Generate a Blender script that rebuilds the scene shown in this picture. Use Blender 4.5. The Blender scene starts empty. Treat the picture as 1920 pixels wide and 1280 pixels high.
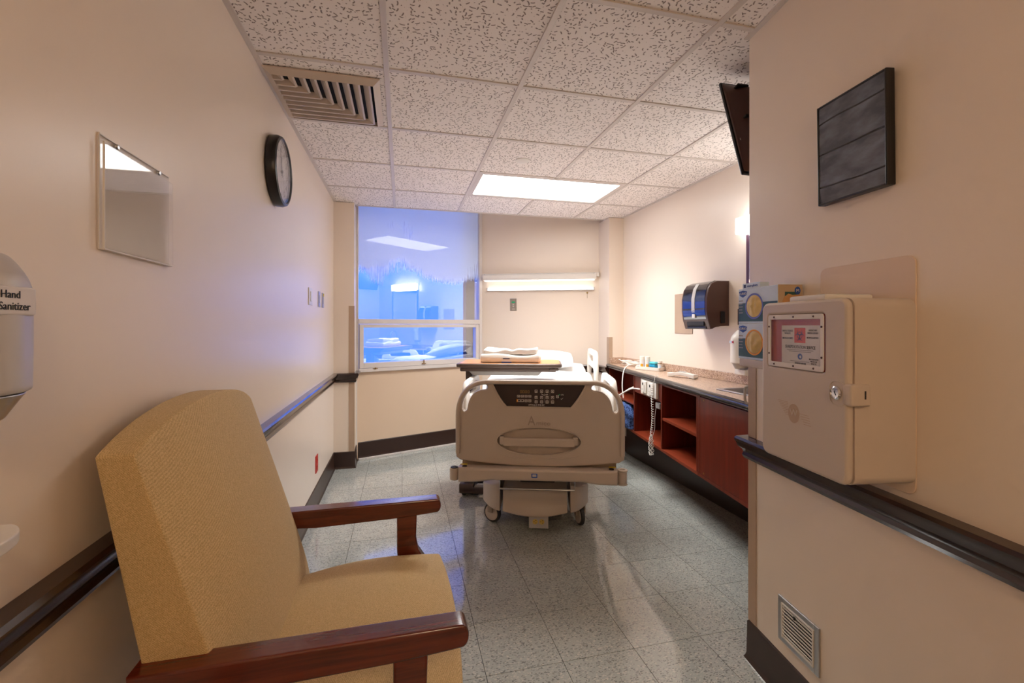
import bpy, bmesh, math, random
from mathutils import Matrix, Vector, noise as mnoise
random.seed(4)
SC = bpy.context.scene
COL = SC.collection
PI = math.pi
def rad(a): return math.radians(a)

# ------------------------------------------------------------------ camera
CAM_H = 1.3131
cam_d = bpy.data.cameras.new('camera'); cam = bpy.data.objects.new('camera', cam_d); COL.objects.link(cam)
cam_d.sensor_width = 36.0; cam_d.lens = 36.0 * 843.0 / 1920.0
cam_d.shift_y = -31.0 / 1920.0
cam_d.clip_start = 0.02
cam.location = (0, 0, CAM_H)
cam.rotation_euler = (rad(90), 0, -0.2402)
SC.camera = cam

# ------------------------------------------------------------------ world: blue dusk sky
W = bpy.data.worlds.new('dusk'); SC.world = W; W.use_nodes = True
wt = W.node_tree; wt.nodes.clear()
wo = wt.nodes.new('ShaderNodeOutputWorld'); wb = wt.nodes.new('ShaderNodeBackground')
wc = wt.nodes.new('ShaderNodeTexCoord'); ws = wt.nodes.new('ShaderNodeSeparateXYZ'); wr = wt.nodes.new('ShaderNodeValToRGB')
wt.links.new(wc.outputs['Generated'], ws.inputs[0]); wt.links.new(ws.outputs['Z'], wr.inputs[0])
wt.links.new(wr.outputs[0], wb.inputs[0]); wt.links.new(wb.outputs[0], wo.inputs[0])
wr.color_ramp.elements[0].position = 0.0; wr.color_ramp.elements[0].color = (0.055, 0.175, 0.88, 1)
wr.color_ramp.elements[1].position = 0.75; wr.color_ramp.elements[1].color = (0.055, 0.185, 0.92, 1)
e = wr.color_ramp.elements.new(0.10); e.color = (0.065, 0.205, 0.98, 1)
SKY = 1.2
wb.inputs[1].default_value = SKY

# ------------------------------------------------------------------ exposure and lamp powers
SC.view_settings.view_transform = 'Standard'; SC.view_settings.look = 'None'
SC.view_settings.exposure = 1.33; SC.view_settings.gamma = 1.0; SC.view_settings.use_curve_mapping = False
TROFFER = 3.2
ENTRY_FILL = 16.5  # strength of the added fill lamp behind the camera
OVERBED = 0.85
VANITY = 3.5
LAMPCOL = (1.0, 0.99, 0.968)
TROFFER_W = 11.0
try:
    SC.cycles.use_denoising = True
    SC.cycles.max_bounces = 7; SC.cycles.diffuse_bounces = 5; SC.cycles.glossy_bounces = 3
    SC.cycles.use_adaptive_sampling = True; SC.cycles.adaptive_threshold = 0.06; SC.cycles.adaptive_min_samples = 16
    SC.cycles.transparent_max_bounces = 8
    SC.cycles.sample_clamp_indirect = 6.0
    SC.cycles.caustics_refractive = False
except Exception: pass

# ------------------------------------------------------------------ materials
def lin(c):
    r = []
    for v in c[:3]:
        v = v / 255.0
        r.append(v / 12.92 if v <= 0.04045 else ((v + 0.055) / 1.055) ** 2.4)
    return (r[0], r[1], r[2], 1.0)
def mat(name):
    m = bpy.data.materials.new(name); m.use_nodes = True
    return m, m.node_tree, m.node_tree.nodes['Principled BSDF']
def nd(nt, t, **kw):
    n = nt.nodes.new(t)
    for k, v in kw.items():
        if k.startswith('i_'): n.inputs[k[2:]].default_value = v
        else: setattr(n, k, v)
    return n
def mixc(nt, fac, a, b, mode='MIX'):
    n = nt.nodes.new('ShaderNodeMix'); n.data_type = 'RGBA'; n.blend_type = mode
    for idx, v in ((0, fac), (6, a), (7, b)):
        if isinstance(v, (int, float)): n.inputs[idx].default_value = v
        elif isinstance(v, tuple): n.inputs[idx].default_value = v
        else: nt.links.new(v, n.inputs[idx])
    return n.outputs[2]
def ramp(nt, src, pts):
    r = nt.nodes.new('ShaderNodeValToRGB'); el = r.color_ramp.elements
    while len(el) < len(pts): el.new(0.5)
    for e_, (p, c) in zip(el, pts):
        e_.position = p; e_.color = c if isinstance(c, tuple) else (c, c, c, 1)
    nt.links.new(src, r.inputs[0]); return r.outputs[0]
def pos(nt): return nt.nodes.new('ShaderNodeNewGeometry').outputs['Position']
def objc(nt): return nt.nodes.new('ShaderNodeTexCoord').outputs['Object']
def mapping(nt, src, scale=(1, 1, 1), rot=(0, 0, 0)):
    n = nt.nodes.new('ShaderNodeMapping'); nt.links.new(src, n.inputs[0])
    n.inputs['Scale'].default_value = scale; n.inputs['Rotation'].default_value = rot; return n.outputs[0]
def bump(nt, p, h, strength=0.2, dist=0.002):
    b = nt.nodes.new('ShaderNodeBump'); b.inputs['Strength'].default_value = strength; b.inputs['Distance'].default_value = dist
    nt.links.new(h, b.inputs['Height']); nt.links.new(b.outputs[0], p.inputs['Normal'])
def plain(name, c, rough=0.5, var=0.06, scale=14.0, metal=0.0, spec=0.5, coat=0.0, bumps=0.0, bscale=250.0, emit=None, estr=0.0):
    """one colour with a faint noise mottling and fine relief"""
    m, nt, p = mat(name)
    base = lin(c)
    n = nd(nt, 'ShaderNodeTexNoise', i_Scale=scale, i_Detail=3.0)
    nt.links.new(objc(nt), n.inputs['Vector'])
    d = tuple(v * (1 - var) for v in base[:3]) + (1,); l = tuple(min(1, v * (1 + var)) for v in base[:3]) + (1,)
    nt.links.new(mixc(nt, n.outputs[0], d, l), p.inputs['Base Color'])
    p.inputs['Roughness'].default_value = rough; p.inputs['Metallic'].default_value = metal
    p.inputs['Specular IOR Level'].default_value = spec; p.inputs['Coat Weight'].default_value = coat
    if coat: p.inputs['Coat Roughness'].default_value = 0.08
    if bumps:
        b = nd(nt, 'ShaderNodeTexNoise', i_Scale=bscale, i_Detail=2.0); nt.links.new(objc(nt), b.inputs['Vector'])
        bump(nt, p, b.outputs[0], bumps, 0.001)
    if emit:
        p.inputs['Emission Color'].default_value = emit; p.inputs['Emission Strength'].default_value = estr
    return m
def wood(name, c1, c2, rough=0.3, axis='Z', coat=0.3, scale=6.0):
    m, nt, p = mat(name)
    sc = {'X': (0.6, 9, 9), 'Y': (9, 0.6, 9), 'Z': (9, 9, 0.6)}[axis]
    v = mapping(nt, objc(nt), sc)
    n = nd(nt, 'ShaderNodeTexNoise', i_Scale=scale, i_Detail=6.0, i_Roughness=0.65, i_Distortion=0.6); nt.links.new(v, n.inputs['Vector'])
    nt.links.new(mixc(nt, ramp(nt, n.outputs[0], [(0.3, 0.0), (0.7, 1.0)]), lin(c1), lin(c2)), p.inputs['Base Color'])
    p.inputs['Roughness'].default_value = rough; p.inputs['Coat Weight'].default_value = coat; p.inputs['Coat Roughness'].default_value = 0.12
    bump(nt, p, n.outputs[0], 0.06, 0.001)
    return m
def paint(name, c, rough=0.38):
    m, nt, p = mat(name)
    n = nd(nt, 'ShaderNodeTexNoise', i_Scale=1.7, i_Detail=5.0); nt.links.new(pos(nt), n.inputs['Vector'])
    b = lin(c)
    nt.links.new(mixc(nt, n.outputs[0], tuple(v * .965 for v in b[:3]) + (1,), tuple(min(1, v * 1.035) for v in b[:3]) + (1,)), p.inputs['Base Color'])
    p.inputs['Roughness'].default_value = rough; p.inputs['Specular IOR Level'].default_value = 0.55
    n2 = nd(nt, 'ShaderNodeTexNoise', i_Scale=260.0, i_Detail=2.0); nt.links.new(pos(nt), n2.inputs['Vector'])
    bump(nt, p, n2.outputs[0], 0.10, 0.0008)
    return m
MT = {}
def schlick(nt, r0, mul=1.0):
    lw = nt.nodes.new('ShaderNodeLayerWeight'); lw.inputs['Blend'].default_value = 0.5
    pw_ = nd(nt, 'ShaderNodeMath', operation='POWER'); nt.links.new(lw.outputs['Facing'], pw_.inputs[0]); pw_.inputs[1].default_value = 5.0
    ma = nd(nt, 'ShaderNodeMath', operation='MULTIPLY_ADD'); nt.links.new(pw_.outputs[0], ma.inputs[0]); ma.inputs[1].default_value = (1 - r0) * mul; ma.inputs[2].default_value = r0
    return ma.outputs[0]
MT['paint'] = paint('wall_paint', (238, 223, 207), 0.32)
MT['wainscot'] = paint('wainscot_paint', (228, 203, 176), 0.33)
MT['guard'] = plain('corner_guard_vinyl', (186, 160, 136), 0.4, bumps=0.05)
MT['rail'] = wood('chair_rail_wood', (58, 28, 18), (30, 14, 10), 0.22, 'Y', 0.5)
MT['base'] = plain('baseboard_vinyl', (58, 40, 33), 0.32, 0.12)
MT['white'] = plain('white_enamel', (226, 220, 212), 0.35, 0.02)
MT['alu'] = plain('window_aluminium', (222, 214, 208), 0.35, 0.03)
MT['steel'] = plain('brushed_steel', (190, 190, 192), 0.28, 0.05, metal=1.0)
MT['chrome'] = plain('chrome', (225, 225, 228), 0.08, 0.01, metal=1.0)
MT['brass'] = plain('aged_brass', (150, 118, 70), 0.35, 0.1, metal=0.8)
MT['taupe'] = plain('taupe_plastic', (194, 178, 163), 0.36, 0.03, bumps=0.04)
MT['taupe_dark'] = plain('darker_taupe', (164, 146, 130), 0.4, 0.03)
MT['panel'] = plain('control_panel_film', (56, 46, 45), 0.22, 0.05)
MT['print_w'] = plain('white_print', (226, 220, 214), 0.5, 0.01)
MT['print_g'] = plain('grey_print', (150, 146, 142), 0.5, 0.01)
MT['amber'] = plain('amber_print', (236, 160, 40), 0.4, 0.02)
MT['amber_dim'] = plain('dim_amber_segments', (140, 104, 52), 0.4, 0.02)
MT['ochre'] = plain('pale_yellow_plastic', (222, 192, 104), 0.4, 0.03)
MT['plate'] = paint('plate_beige', (226, 202, 178), 0.4)
MT['green'] = plain('green_mark', (20, 170, 110), 0.4, 0.02)
MT['black'] = plain('black_plastic', (22, 19, 18), 0.3, 0.1)
MT['rubber'] = plain('dark_rubber', (58, 52, 50), 0.55, 0.08)
MT['greyp'] = plain('grey_plastic', (196, 190, 186), 0.35, 0.03)
MT['cream'] = plain('cream_plastic', (236, 230, 220), 0.32, 0.02)
MT['linen'] = plain('white_linen', (240, 238, 236), 0.85, 0.02, bumps=0.3, bscale=420)
MT['terry'] = plain('white_terry', (240, 234, 226), 0.95, 0.03, bumps=0.6, bscale=520)
MT['blue_p'] = plain('blue_print', (38, 84, 170), 0.5, 0.03)
MT['teal'] = plain('teal_plastic', (18, 148, 190), 0.35, 0.04)
MT['teal_l'] = plain('teal_lid', (84, 196, 208), 0.3, 0.04)
MT['yellow'] = plain('yellow_tag', (230, 205, 30), 0.5, 0.03)
MT['red'] = plain('red_plastic', (196, 40, 26), 0.35, 0.03)
MT['darkbrown'] = plain('dark_brown_plastic', (74, 46, 36), 0.3, 0.06)
MT['umber'] = plain('table_frame_umber', (92, 76, 68), 0.35, 0.04)
MT['greytray'] = plain('pale_grey_plastic', (176, 172, 168), 0.35, 0.03)
MT['sharps'] = plain('sharps_beige', (205, 190, 176), 0.36, 0.02, bumps=0.04)
MT['redbin'] = plain('red_bin', (176, 44, 40), 0.3, 0.05)
MT['card'] = plain('white_card', (228, 222, 220), 0.6, 0.02)
MT['orange_red'] = plain('hazard_orange', (224, 78, 52), 0.5, 0.02)
MT['navy'] = plain('navy_print', (24, 40, 90), 0.5, 0.02)
MT['ink'] = plain('black_print', (26, 24, 26), 0.6, 0.02)
MT['glove'] = plain('latex_print', (226, 196, 128), 0.55, 0.16, scale=60)
MT['boxgreen'] = plain('box_green_print', (46, 88, 84), 0.45, 0.35, scale=9)
MT['boxblue'] = plain('box_pale_blue_print', (208, 222, 238), 0.45, 0.12, scale=12)
MT['boxtan'] = plain('box_tan_end', (196, 168, 134), 0.55, 0.04)
MT['skin'] = plain('printed_hand', (204, 152, 96), 0.55, 0.15, scale=50)
MT['orange'] = plain('orange_ring_print', (240, 160, 30), 0.5, 0.03)
MT['violet'] = plain('violet_ring_print', (110, 120, 200), 0.5, 0.03)
MT['tin'] = plain('diffuser_enamel', (206, 190, 176), 0.4, 0.03)
MT['dark'] = plain('dark_void', (24, 20, 18), 0.9, 0.05)
MT['mahog'] = wood('mahogany_laminate', (126, 44, 24), (96, 30, 16), 0.34, 'Z', 0.15, 3.0)
MT['mahog_in'] = wood('mahogany_shelf', (150, 62, 34), (118, 44, 24), 0.38, 'Y', 0.1, 3.0)
MT['cherry'] = wood('cherry_arm', (116, 44, 26), (72, 26, 16), 0.2, 'X', 0.6, 5.0)
MT['oak'] = wood('honey_laminate', (206, 144, 92), (184, 120, 72), 0.35, 'X', 0.15, 4.0)
MT['bullnose'] = plain('dark_bullnose', (44, 38, 40), 0.16, 0.15, coat=0.4)
MT['diff'] = plain('lamp_diffuser', (250, 248, 244), 0.5, 0.01, emit=LAMPCOL + (1,), estr=TROFFER)
MT['entry'] = plain('entry_fill_glass', (250, 244, 236), 0.5, 0.01, emit=(1.0, 0.76, 0.50, 1), estr=ENTRY_FILL)
MT['tube'] = plain('overbed_lens', (250, 248, 244), 0.5, 0.01, emit=LAMPCOL + (1,), estr=OVERBED)
MT['vanity'] = plain('vanity_lens', (250, 248, 244), 0.5, 0.01, emit=LAMPCOL + (1,), estr=VANITY)

def m_floor():
    m, nt, p = mat('vinyl_composition_tile')
    P = pos(nt)
    n1 = nd(nt, 'ShaderNodeTexNoise', i_Scale=9.0, i_Detail=5.0); nt.links.new(P, n1.inputs['Vector'])
    base = mixc(nt, n1.outputs[0], lin((164, 168, 163)), lin((182, 184, 178)))
    P2 = mapping(nt, P, (1, 2.1, 1), (0, 0, 0.5))
    v = nd(nt, 'ShaderNodeTexVoronoi', i_Scale=150.0, i_Randomness=1.0); nt.links.new(P2, v.inputs['Vector'])
    sep = nt.nodes.new('ShaderNodeSeparateColor'); nt.links.new(v.outputs['Color'], sep.inputs[0])
    lightf = ramp(nt, sep.outputs[0], [(0.86, 0.0), (0.90, 0.65)])
    darkf = ramp(nt, sep.outputs[1], [(0.84, 0.0), (0.88, 0.62)])
    c = mixc(nt, lightf, base, lin((214, 208, 196)))
    c = mixc(nt, darkf, c, lin((82, 84, 82)))
    oi = nt.nodes.new('ShaderNodeObjectInfo')
    tone = ramp(nt, oi.outputs['Random'], [(0.0, 0.97), (1.0, 1.03)])
    nt.links.new(mixc(nt, 1.0, c, tone, 'MULTIPLY'), p.inputs['Base Color'])
    p.inputs['Roughness'].default_value = 0.07; p.inputs['Specular IOR Level'].default_value = 0.85
    w = nd(nt, 'ShaderNodeTexNoise', i_Scale=22.0, i_Detail=3.0); nt.links.new(P, w.inputs['Vector'])
    bump(nt, p, w.outputs[0], 0.05, 0.002)
    return m
MT['floor'] = m_floor()
MT['seam'] = plain('floor_seam', (34, 32, 30), 0.7, 0.1)

def m_tile():
    m, nt, p = mat('fissured_mineral_tile')
    P = pos(nt)
    vo = nd(nt, 'ShaderNodeTexVoronoi', i_Scale=54.0, voronoi_dimensions='2D'); nt.links.new(P, vo.inputs['Vector'])
    dv_ = nd(nt, 'ShaderNodeVectorMath', operation='SUBTRACT'); nt.links.new(P, dv_.inputs[0]); nt.links.new(vo.outputs['Position'], dv_.inputs[1])
    cs = nt.nodes.new('ShaderNodeSeparateColor'); nt.links.new(vo.outputs['Color'], cs.inputs[0])
    an = nd(nt, 'ShaderNodeMath', operation='MULTIPLY'); nt.links.new(cs.outputs[0], an.inputs[0]); an.inputs[1].default_value = 6.283
    ro_ = nd(nt, 'ShaderNodeVectorRotate', rotation_type='Z_AXIS'); nt.links.new(dv_.outputs[0], ro_.inputs['Vector']); nt.links.new(an.outputs[0], ro_.inputs['Angle'])
    sx_ = nt.nodes.new('ShaderNodeSeparateXYZ'); nt.links.new(ro_.outputs[0], sx_.inputs[0])
    u2 = nd(nt, 'ShaderNodeMath', operation='MULTIPLY'); nt.links.new(sx_.outputs['X'], u2.inputs[0]); nt.links.new(sx_.outputs['X'], u2.inputs[1])
    vv = nd(nt, 'ShaderNodeMath', operation='MULTIPLY_ADD'); nt.links.new(u2.outputs[0], vv.inputs[0]); vv.inputs[1].default_value = 18.0; nt.links.new(sx_.outputs['Y'], vv.inputs[2])
    av = nd(nt, 'ShaderNodeMath', operation='ABSOLUTE'); nt.links.new(vv.outputs[0], av.inputs[0])
    au = nd(nt, 'ShaderNodeMath', operation='ABSOLUTE'); nt.links.new(sx_.outputs['X'], au.inputs[0])
    wn = ramp(nt, av.outputs[0], [(0.0009, 1.0), (0.0016, 0.0)])
    ln0 = nd(nt, 'ShaderNodeMath', operation='SUBTRACT'); nt.links.new(cs.outputs[1], ln0.inputs[0]); ln0.inputs[1].default_value = 0.25
    ln_ = nd(nt, 'ShaderNodeMath', operation='MULTIPLY'); nt.links.new(ln0.outputs[0], ln_.inputs[0]); ln_.inputs[1].default_value = 0.016
    inl = nd(nt, 'ShaderNodeMath', operation='LESS_THAN'); nt.links.new(au.outputs[0], inl.inputs[0]); nt.links.new(ln_.outputs[0], inl.inputs[1])
    dash = mixc(nt, 1.0, wn, inl.outputs[0], 'MULTIPLY')
    v = nd(nt, 'ShaderNodeTexVoronoi', i_Scale=75.0); nt.links.new(P, v.inputs['Vector'])
    pin = ramp(nt, v.outputs['Distance'], [(0.06, 0.7), (0.10, 0.0)])
    allm = mixc(nt, 1.0, dash, pin, 'LIGHTEN')
    c = mixc(nt, allm, lin((242, 234, 228)), lin((96, 76, 62)))
    nt.links.new(c, p.inputs['Base Color']); p.inputs['Roughness'].default_value = 0.9; p.inputs['Specular IOR Level'].default_value = 0.2
    inv = nt.nodes.new('ShaderNodeInvert'); nt.links.new(allm, inv.inputs['Color'])
    bump(nt, p, inv.outputs[0], 0.3, 0.002)
    return m
MT['tile'] = m_tile()
MT['tbar'] = plain('grid_enamel', (212, 202, 194), 0.45, 0.02)

def m_fabric():
    m, nt, p = mat('tan_woven_upholstery')
    v = mapping(nt, objc(nt), (1, 1, 1))
    w1 = nd(nt, 'ShaderNodeTexWave', i_Scale=105.0, i_Distortion=8.0, i_Detail=2.0); w1.inputs['Detail Scale'].default_value = 5.0
    nt.links.new(mapping(nt, v, (1, 1, 1), (0.6, 0.5, 0.7)), w1.inputs['Vector'])
    n = nd(nt, 'ShaderNodeTexNoise', i_Scale=330.0, i_Detail=2.0); nt.links.new(v, n.inputs['Vector'])
    h = mixc(nt, 0.45, w1.outputs[0], n.outputs[0])
    c = mixc(nt, ramp(nt, h, [(0.25, 0.0), (0.75, 1.0)]), lin((188, 158, 108)), lin((226, 198, 148)))
    nt.links.new(c, p.inputs['Base Color']); p.inputs['Roughness'].default_value = 0.85; p.inputs['Specular IOR Level'].default_value = 0.25
    p.inputs['Sheen Weight'].default_value = 0.15
    bump(nt, p, h, 0.35, 0.001)
    return m
MT['fabric'] = m_fabric()
MT['piping'] = plain('tan_seam_cord', (228, 200, 152), 0.8, 0.05)

def m_counter():
    m, nt, p = mat('speckled_laminate')
    P = pos(nt)
    v = nd(nt, 'ShaderNodeTexVoronoi', i_Scale=150.0); nt.links.new(P, v.inputs['Vector'])
    sep = nt.nodes.new('ShaderNodeSeparateColor'); nt.links.new(v.outputs['Color'], sep.inputs[0])
    c = mixc(nt, ramp(nt, sep.outputs[0], [(0.2, 0.0), (0.9, 1.0)]), lin((172, 140, 118)), lin((208, 182, 160)))
    c = mixc(nt, ramp(nt, sep.outputs[1], [(0.88, 0.0), (0.9, 0.7)]), c, lin((120, 88, 72)))
    nt.links.new(c, p.inputs['Base Color']); p.inputs['Roughness'].default_value = 0.28
    return m
MT['counter'] = m_counter()

def m_glass(name, fog):
    m, nt, p = mat(name); nt.nodes.remove(p)
    out = nt.nodes['Material Output']
    tr = nt.nodes.new('ShaderNodeBsdfTransparent'); tr.inputs[0].default_value = (0.93, 0.95, 0.97, 1)
    gl = nt.nodes.new('ShaderNodeBsdfGlossy'); gl.inputs['Roughness'].default_value = 0.0; gl.inputs[0].default_value = (1, 1, 1, 1)
    mx = nt.nodes.new('ShaderNodeMixShader'); nt.links.new(schlick(nt, 0.19), mx.inputs[0]); nt.links.new(tr.outputs[0], mx.inputs[1]); nt.links.new(gl.outputs[0], mx.inputs[2])
    last = mx.outputs[0]
    if fog:
        # condensation: milky film with drip streaks
        o = objc(nt); s = nt.nodes.new('ShaderNodeSeparateXYZ'); nt.links.new(mapping(nt, o, (1, 0.38, 1)), s.inputs[0])
        n = nd(nt, 'ShaderNodeTexNoise', i_Scale=1.5, i_Detail=2.0); nt.links.new(mapping(nt, o, (1, 1.1, 1)), n.inputs['Vector'])
        st = nd(nt, 'ShaderNodeTexNoise', i_Scale=1.0, i_Detail=4.0); nt.links.new(mapping(nt, o, (70, 5.0, 1)), st.inputs['Vector'])
        up = ramp(nt, s.outputs['Y'], [(0.60, 0.0), (0.80, 0.5)])
        up.node.color_ramp.interpolation = 'EASE'
        ad1 = nd(nt, 'ShaderNodeMath', operation='MULTIPLY_ADD'); nt.links.new(st.outputs[0], ad1.inputs[0]); ad1.inputs[1].default_value = 0.30; nt.links.new(n.outputs[0], ad1.inputs[2])
        ad2 = nd(nt, 'ShaderNodeMath', operation='ADD'); nt.links.new(ad1.outputs[0], ad2.inputs[0]); nt.links.new(up, ad2.inputs[1])
        f = ramp(nt, ad2.outputs[0], [(0.86, 0.0), (1.02, 1.0)])
        f = mixc(nt, 1.0, f, (fog, fog, fog, 1), 'MULTIPLY')
        df = nt.nodes.new('ShaderNodeBsdfDiffuse'); df.inputs[0].default_value = (0.88, 0.97, 1, 1)
        tl = nt.nodes.new('ShaderNodeBsdfTranslucent'); tl.inputs[0].default_value = (0.88, 0.97, 1, 1)
        ad = nt.nodes.new('ShaderNodeMixShader'); ad.inputs[0].default_value = 0.25; nt.links.new(df.outputs[0], ad.inputs[1]); nt.links.new(tl.outputs[0], ad.inputs[2])
        m2 = nt.nodes.new('ShaderNodeMixShader'); nt.links.new(f, m2.inputs[0]); nt.links.new(last, m2.inputs[1]); nt.links.new(ad.outputs[0], m2.inputs[2])
        last = m2.outputs[0]
    nt.links.new(last, out.inputs[0])
    return m
MT['pane_fog'] = m_glass('fogged_window_glass', 0.8)
MT['pane'] = m_glass('clear_window_glass', 0.0)
def m_acrylic(name, tint=(0.97, 0.97, 0.97, 1), ior=1.5):
    m, nt, p = mat(name); nt.nodes.remove(p); out = nt.nodes['Material Output']
    tr = nt.nodes.new('ShaderNodeBsdfTransparent'); tr.inputs[0].default_value = tint
    gl = nt.nodes.new('ShaderNodeBsdfGlossy'); gl.inputs['Roughness'].default_value = 0.02
    mx = nt.nodes.new('ShaderNodeMixShader'); nt.links.new(schlick(nt, 0.04), mx.inputs[0]); nt.links.new(tr.outputs[0], mx.inputs[1]); nt.links.new(gl.outputs[0], mx.inputs[2])
    nt.links.new(mx.outputs[0], out.inputs[0]); return m
MT['acrylic'] = m_acrylic('clear_acrylic')
MT['reflens'] = plain('reflection_tinted_lens', (12, 14, 26), 0.04, 0.1, spec=0.8, coat=1.0)  # blue of the window's reflection tinted into the near-black base colour
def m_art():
    m, nt, p = mat('abstract_print_blue_reflection')
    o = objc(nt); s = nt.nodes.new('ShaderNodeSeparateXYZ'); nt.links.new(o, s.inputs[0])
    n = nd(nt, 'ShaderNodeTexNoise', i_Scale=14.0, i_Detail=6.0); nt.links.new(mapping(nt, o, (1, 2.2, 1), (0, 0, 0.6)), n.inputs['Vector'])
    c = mixc(nt, ramp(nt, n.outputs[0], [(0.4, 0.0), (0.75, 1.0)]), lin((84, 88, 98)), lin((122, 130, 146)))  # greys lightened and blued to stand for a reflection over the print
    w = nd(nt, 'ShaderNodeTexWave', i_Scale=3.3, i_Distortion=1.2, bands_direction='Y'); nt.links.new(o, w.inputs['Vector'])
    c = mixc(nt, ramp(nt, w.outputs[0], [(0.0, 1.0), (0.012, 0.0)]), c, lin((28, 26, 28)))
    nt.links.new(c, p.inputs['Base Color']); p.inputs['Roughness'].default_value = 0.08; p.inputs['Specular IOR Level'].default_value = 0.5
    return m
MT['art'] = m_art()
def m_blanket():
    m, nt, p = mat('blue_mottled_fleece')
    n = nd(nt, 'ShaderNodeTexNoise', i_Scale=95.0, i_Detail=4.0); nt.links.new(objc(nt), n.inputs['Vector'])
    nt.links.new(mixc(nt, ramp(nt, n.outputs[0], [(0.4, 0.0), (0.62, 1.0)]), lin((26, 42, 92)), lin((96, 128, 190))), p.inputs['Base Color'])
    p.inputs['Roughness'].default_value = 0.95; bump(nt, p, n.outputs[0], 0.6, 0.004); return m
MT['fleece'] = m_blanket()
MT['brick'] = plain('outside_masonry', (66, 62, 66), 0.85, 0.2, scale=30)
MT['mirror'] = plain('silvered_mirror', (235, 235, 235), 0.02, 0.0, metal=1.0)
MT['plum'] = plain('plum_mirror_edge', (70, 38, 52), 0.3, 0.05)

# ------------------------------------------------------------------ mesh helpers
def finish(bm, name, m, parent=None, smooth=40, M=None):
    me = bpy.data.meshes.new(name)
    bmesh.ops.recalc_face_normals(bm, faces=bm.faces[:])
    if M is not None: bm.transform(M)
    bm.to_mesh(me); bm.free()
    return link(me, name, m, parent, smooth)
def link(me, name, m, parent=None, smooth=40):
    if smooth:
        me.polygons.foreach_set('use_smooth', [True] * len(me.polygons)); me.set_sharp_from_angle(angle=rad(smooth))
    me.materials.clear(); me.materials.append(MT[m] if isinstance(m, str) else m)
    o = bpy.data.objects.new(name, me); COL.objects.link(o)
    if smooth and len(me.polygons) < 900:
        wn = o.modifiers.new('weighted', 'WEIGHTED_NORMAL'); wn.keep_sharp = True; wn.mode = 'FACE_AREA'; wn.weight = 50
    if parent: o.parent = parent
    return o
def box(bm, a, b, bev=0.0, seg=2, M=None):
    x0, y0, z0 = a; x1, y1, z1 = b
    vs = [bm.verts.new(p) for p in ((x0, y0, z0), (x1, y0, z0), (x1, y1, z0), (x0, y1, z0), (x0, y0, z1), (x1, y0, z1), (x1, y1, z1), (x0, y1, z1))]
    fs = [bm.faces.new([vs[i] for i in f]) for f in ((0, 3, 2, 1), (4, 5, 6, 7), (0, 1, 5, 4), (1, 2, 6, 5), (2, 3, 7, 6), (3, 0, 4, 7))]
    if bev > 0:
        es = list({e for f in fs for e in f.edges})
        r = bmesh.ops.bevel(bm, geom=es, offset=bev, segments=seg, profile=0.5, affect='EDGES', clamp_overlap=True)
        vs = list({v for f in r['faces'] for v in f.verts} | {v for v in vs if v.is_valid})
    if M is not None:
        bmesh.ops.transform(bm, matrix=M, verts=[v for v in vs if v.is_valid])
    return bm
def bx(name, a, b, m, parent=None, bev=0.0, seg=2, M=None):
    bm = bmesh.new(); box(bm, a, b, bev, seg); return finish(bm, name, m, parent, 40, M)
def prism(bm, poly, z0, z1):
    lo = [bm.verts.new((p[0], p[1], z0)) for p in poly]; hi = [bm.verts.new((p[0], p[1], z1)) for p in poly]
    n = len(poly); bm.faces.new(lo[::-1]); bm.faces.new(hi)
    for i in range(n): bm.faces.new((lo[i], lo[(i + 1) % n], hi[(i + 1) % n], hi[i]))
    return bm
def pr(name, poly, z0, z1, m, parent=None, bev=0.0):
    bm = bmesh.new(); prism(bm, poly, z0, z1)
    if bev: bmesh.ops.bevel(bm, geom=bm.edges[:], offset=bev, segments=2, profile=0.5, affect='EDGES', clamp_overlap=True)
    return finish(bm, name, m, parent)
def sweep(bm, prof, path, up=Vector((0, 0, 1)), closed=False):
    """profile (out, up) swept along a horizontal path; out = left of the walking direction turned right"""
    rows = []; n = len(path)
    for i, p in enumerate(path):
        p = Vector(p)
        dirs = []
        if i > 0: dirs.append((p - Vector(path[i - 1])).normalized())
        if i < n - 1: dirs.append((Vector(path[i + 1]) - p).normalized())
        nrm = [Vector((d.y, -d.x, 0)) for d in dirs]
        if len(nrm) == 2:
            s = (nrm[0] + nrm[1]).normalized(); s = s / max(0.35, s.dot(nrm[0]))
        else: s = nrm[0]
        rows.append([bm.verts.new(p + s * a + up * b) for a, b in prof])
    k = len(prof)
    for r0, r1 in zip(rows, rows[1:]):
        for j in range(k):
            bm.faces.new((r0[j], r0[(j + 1) % k], r1[(j + 1) % k], r1[j]))
    bm.faces.new(rows[0][::-1]); bm.faces.new(rows[-1])
    return bm
def tube(bm, pts, r, seg=8, cap=True):
    pts = [Vector(p) for p in pts]; n = len(pts); rings = []
    t0 = (pts[1] - pts[0]).normalized()
    ref = Vector((0, 0, 1)) if abs(t0.z) < 0.9 else Vector((1, 0, 0))
    u = t0.cross(ref).normalized()
    for i in range(n):
        t = (pts[min(i + 1, n - 1)] - pts[max(i - 1, 0)])
        t = t.normalized() if t.length > 1e-9 else t0
        u = (u - t * u.dot(t)); u = u.normalized() if u.length > 1e-6 else t.orthogonal().normalized()
        v = t.cross(u); rr = r[i] if isinstance(r, (list, tuple)) else r
        rings.append([bm.verts.new(pts[i] + (u * math.cos(2 * PI * k / seg) + v * math.sin(2 * PI * k / seg)) * rr) for k in range(seg)])
    for a, b in zip(rings, rings[1:]):
        for k in range(seg): bm.faces.new((a[k], a[(k + 1) % seg], b[(k + 1) % seg], b[k]))
    if cap: bm.faces.new(rings[0][::-1]); bm.faces.new(rings[-1])
    return bm
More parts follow.
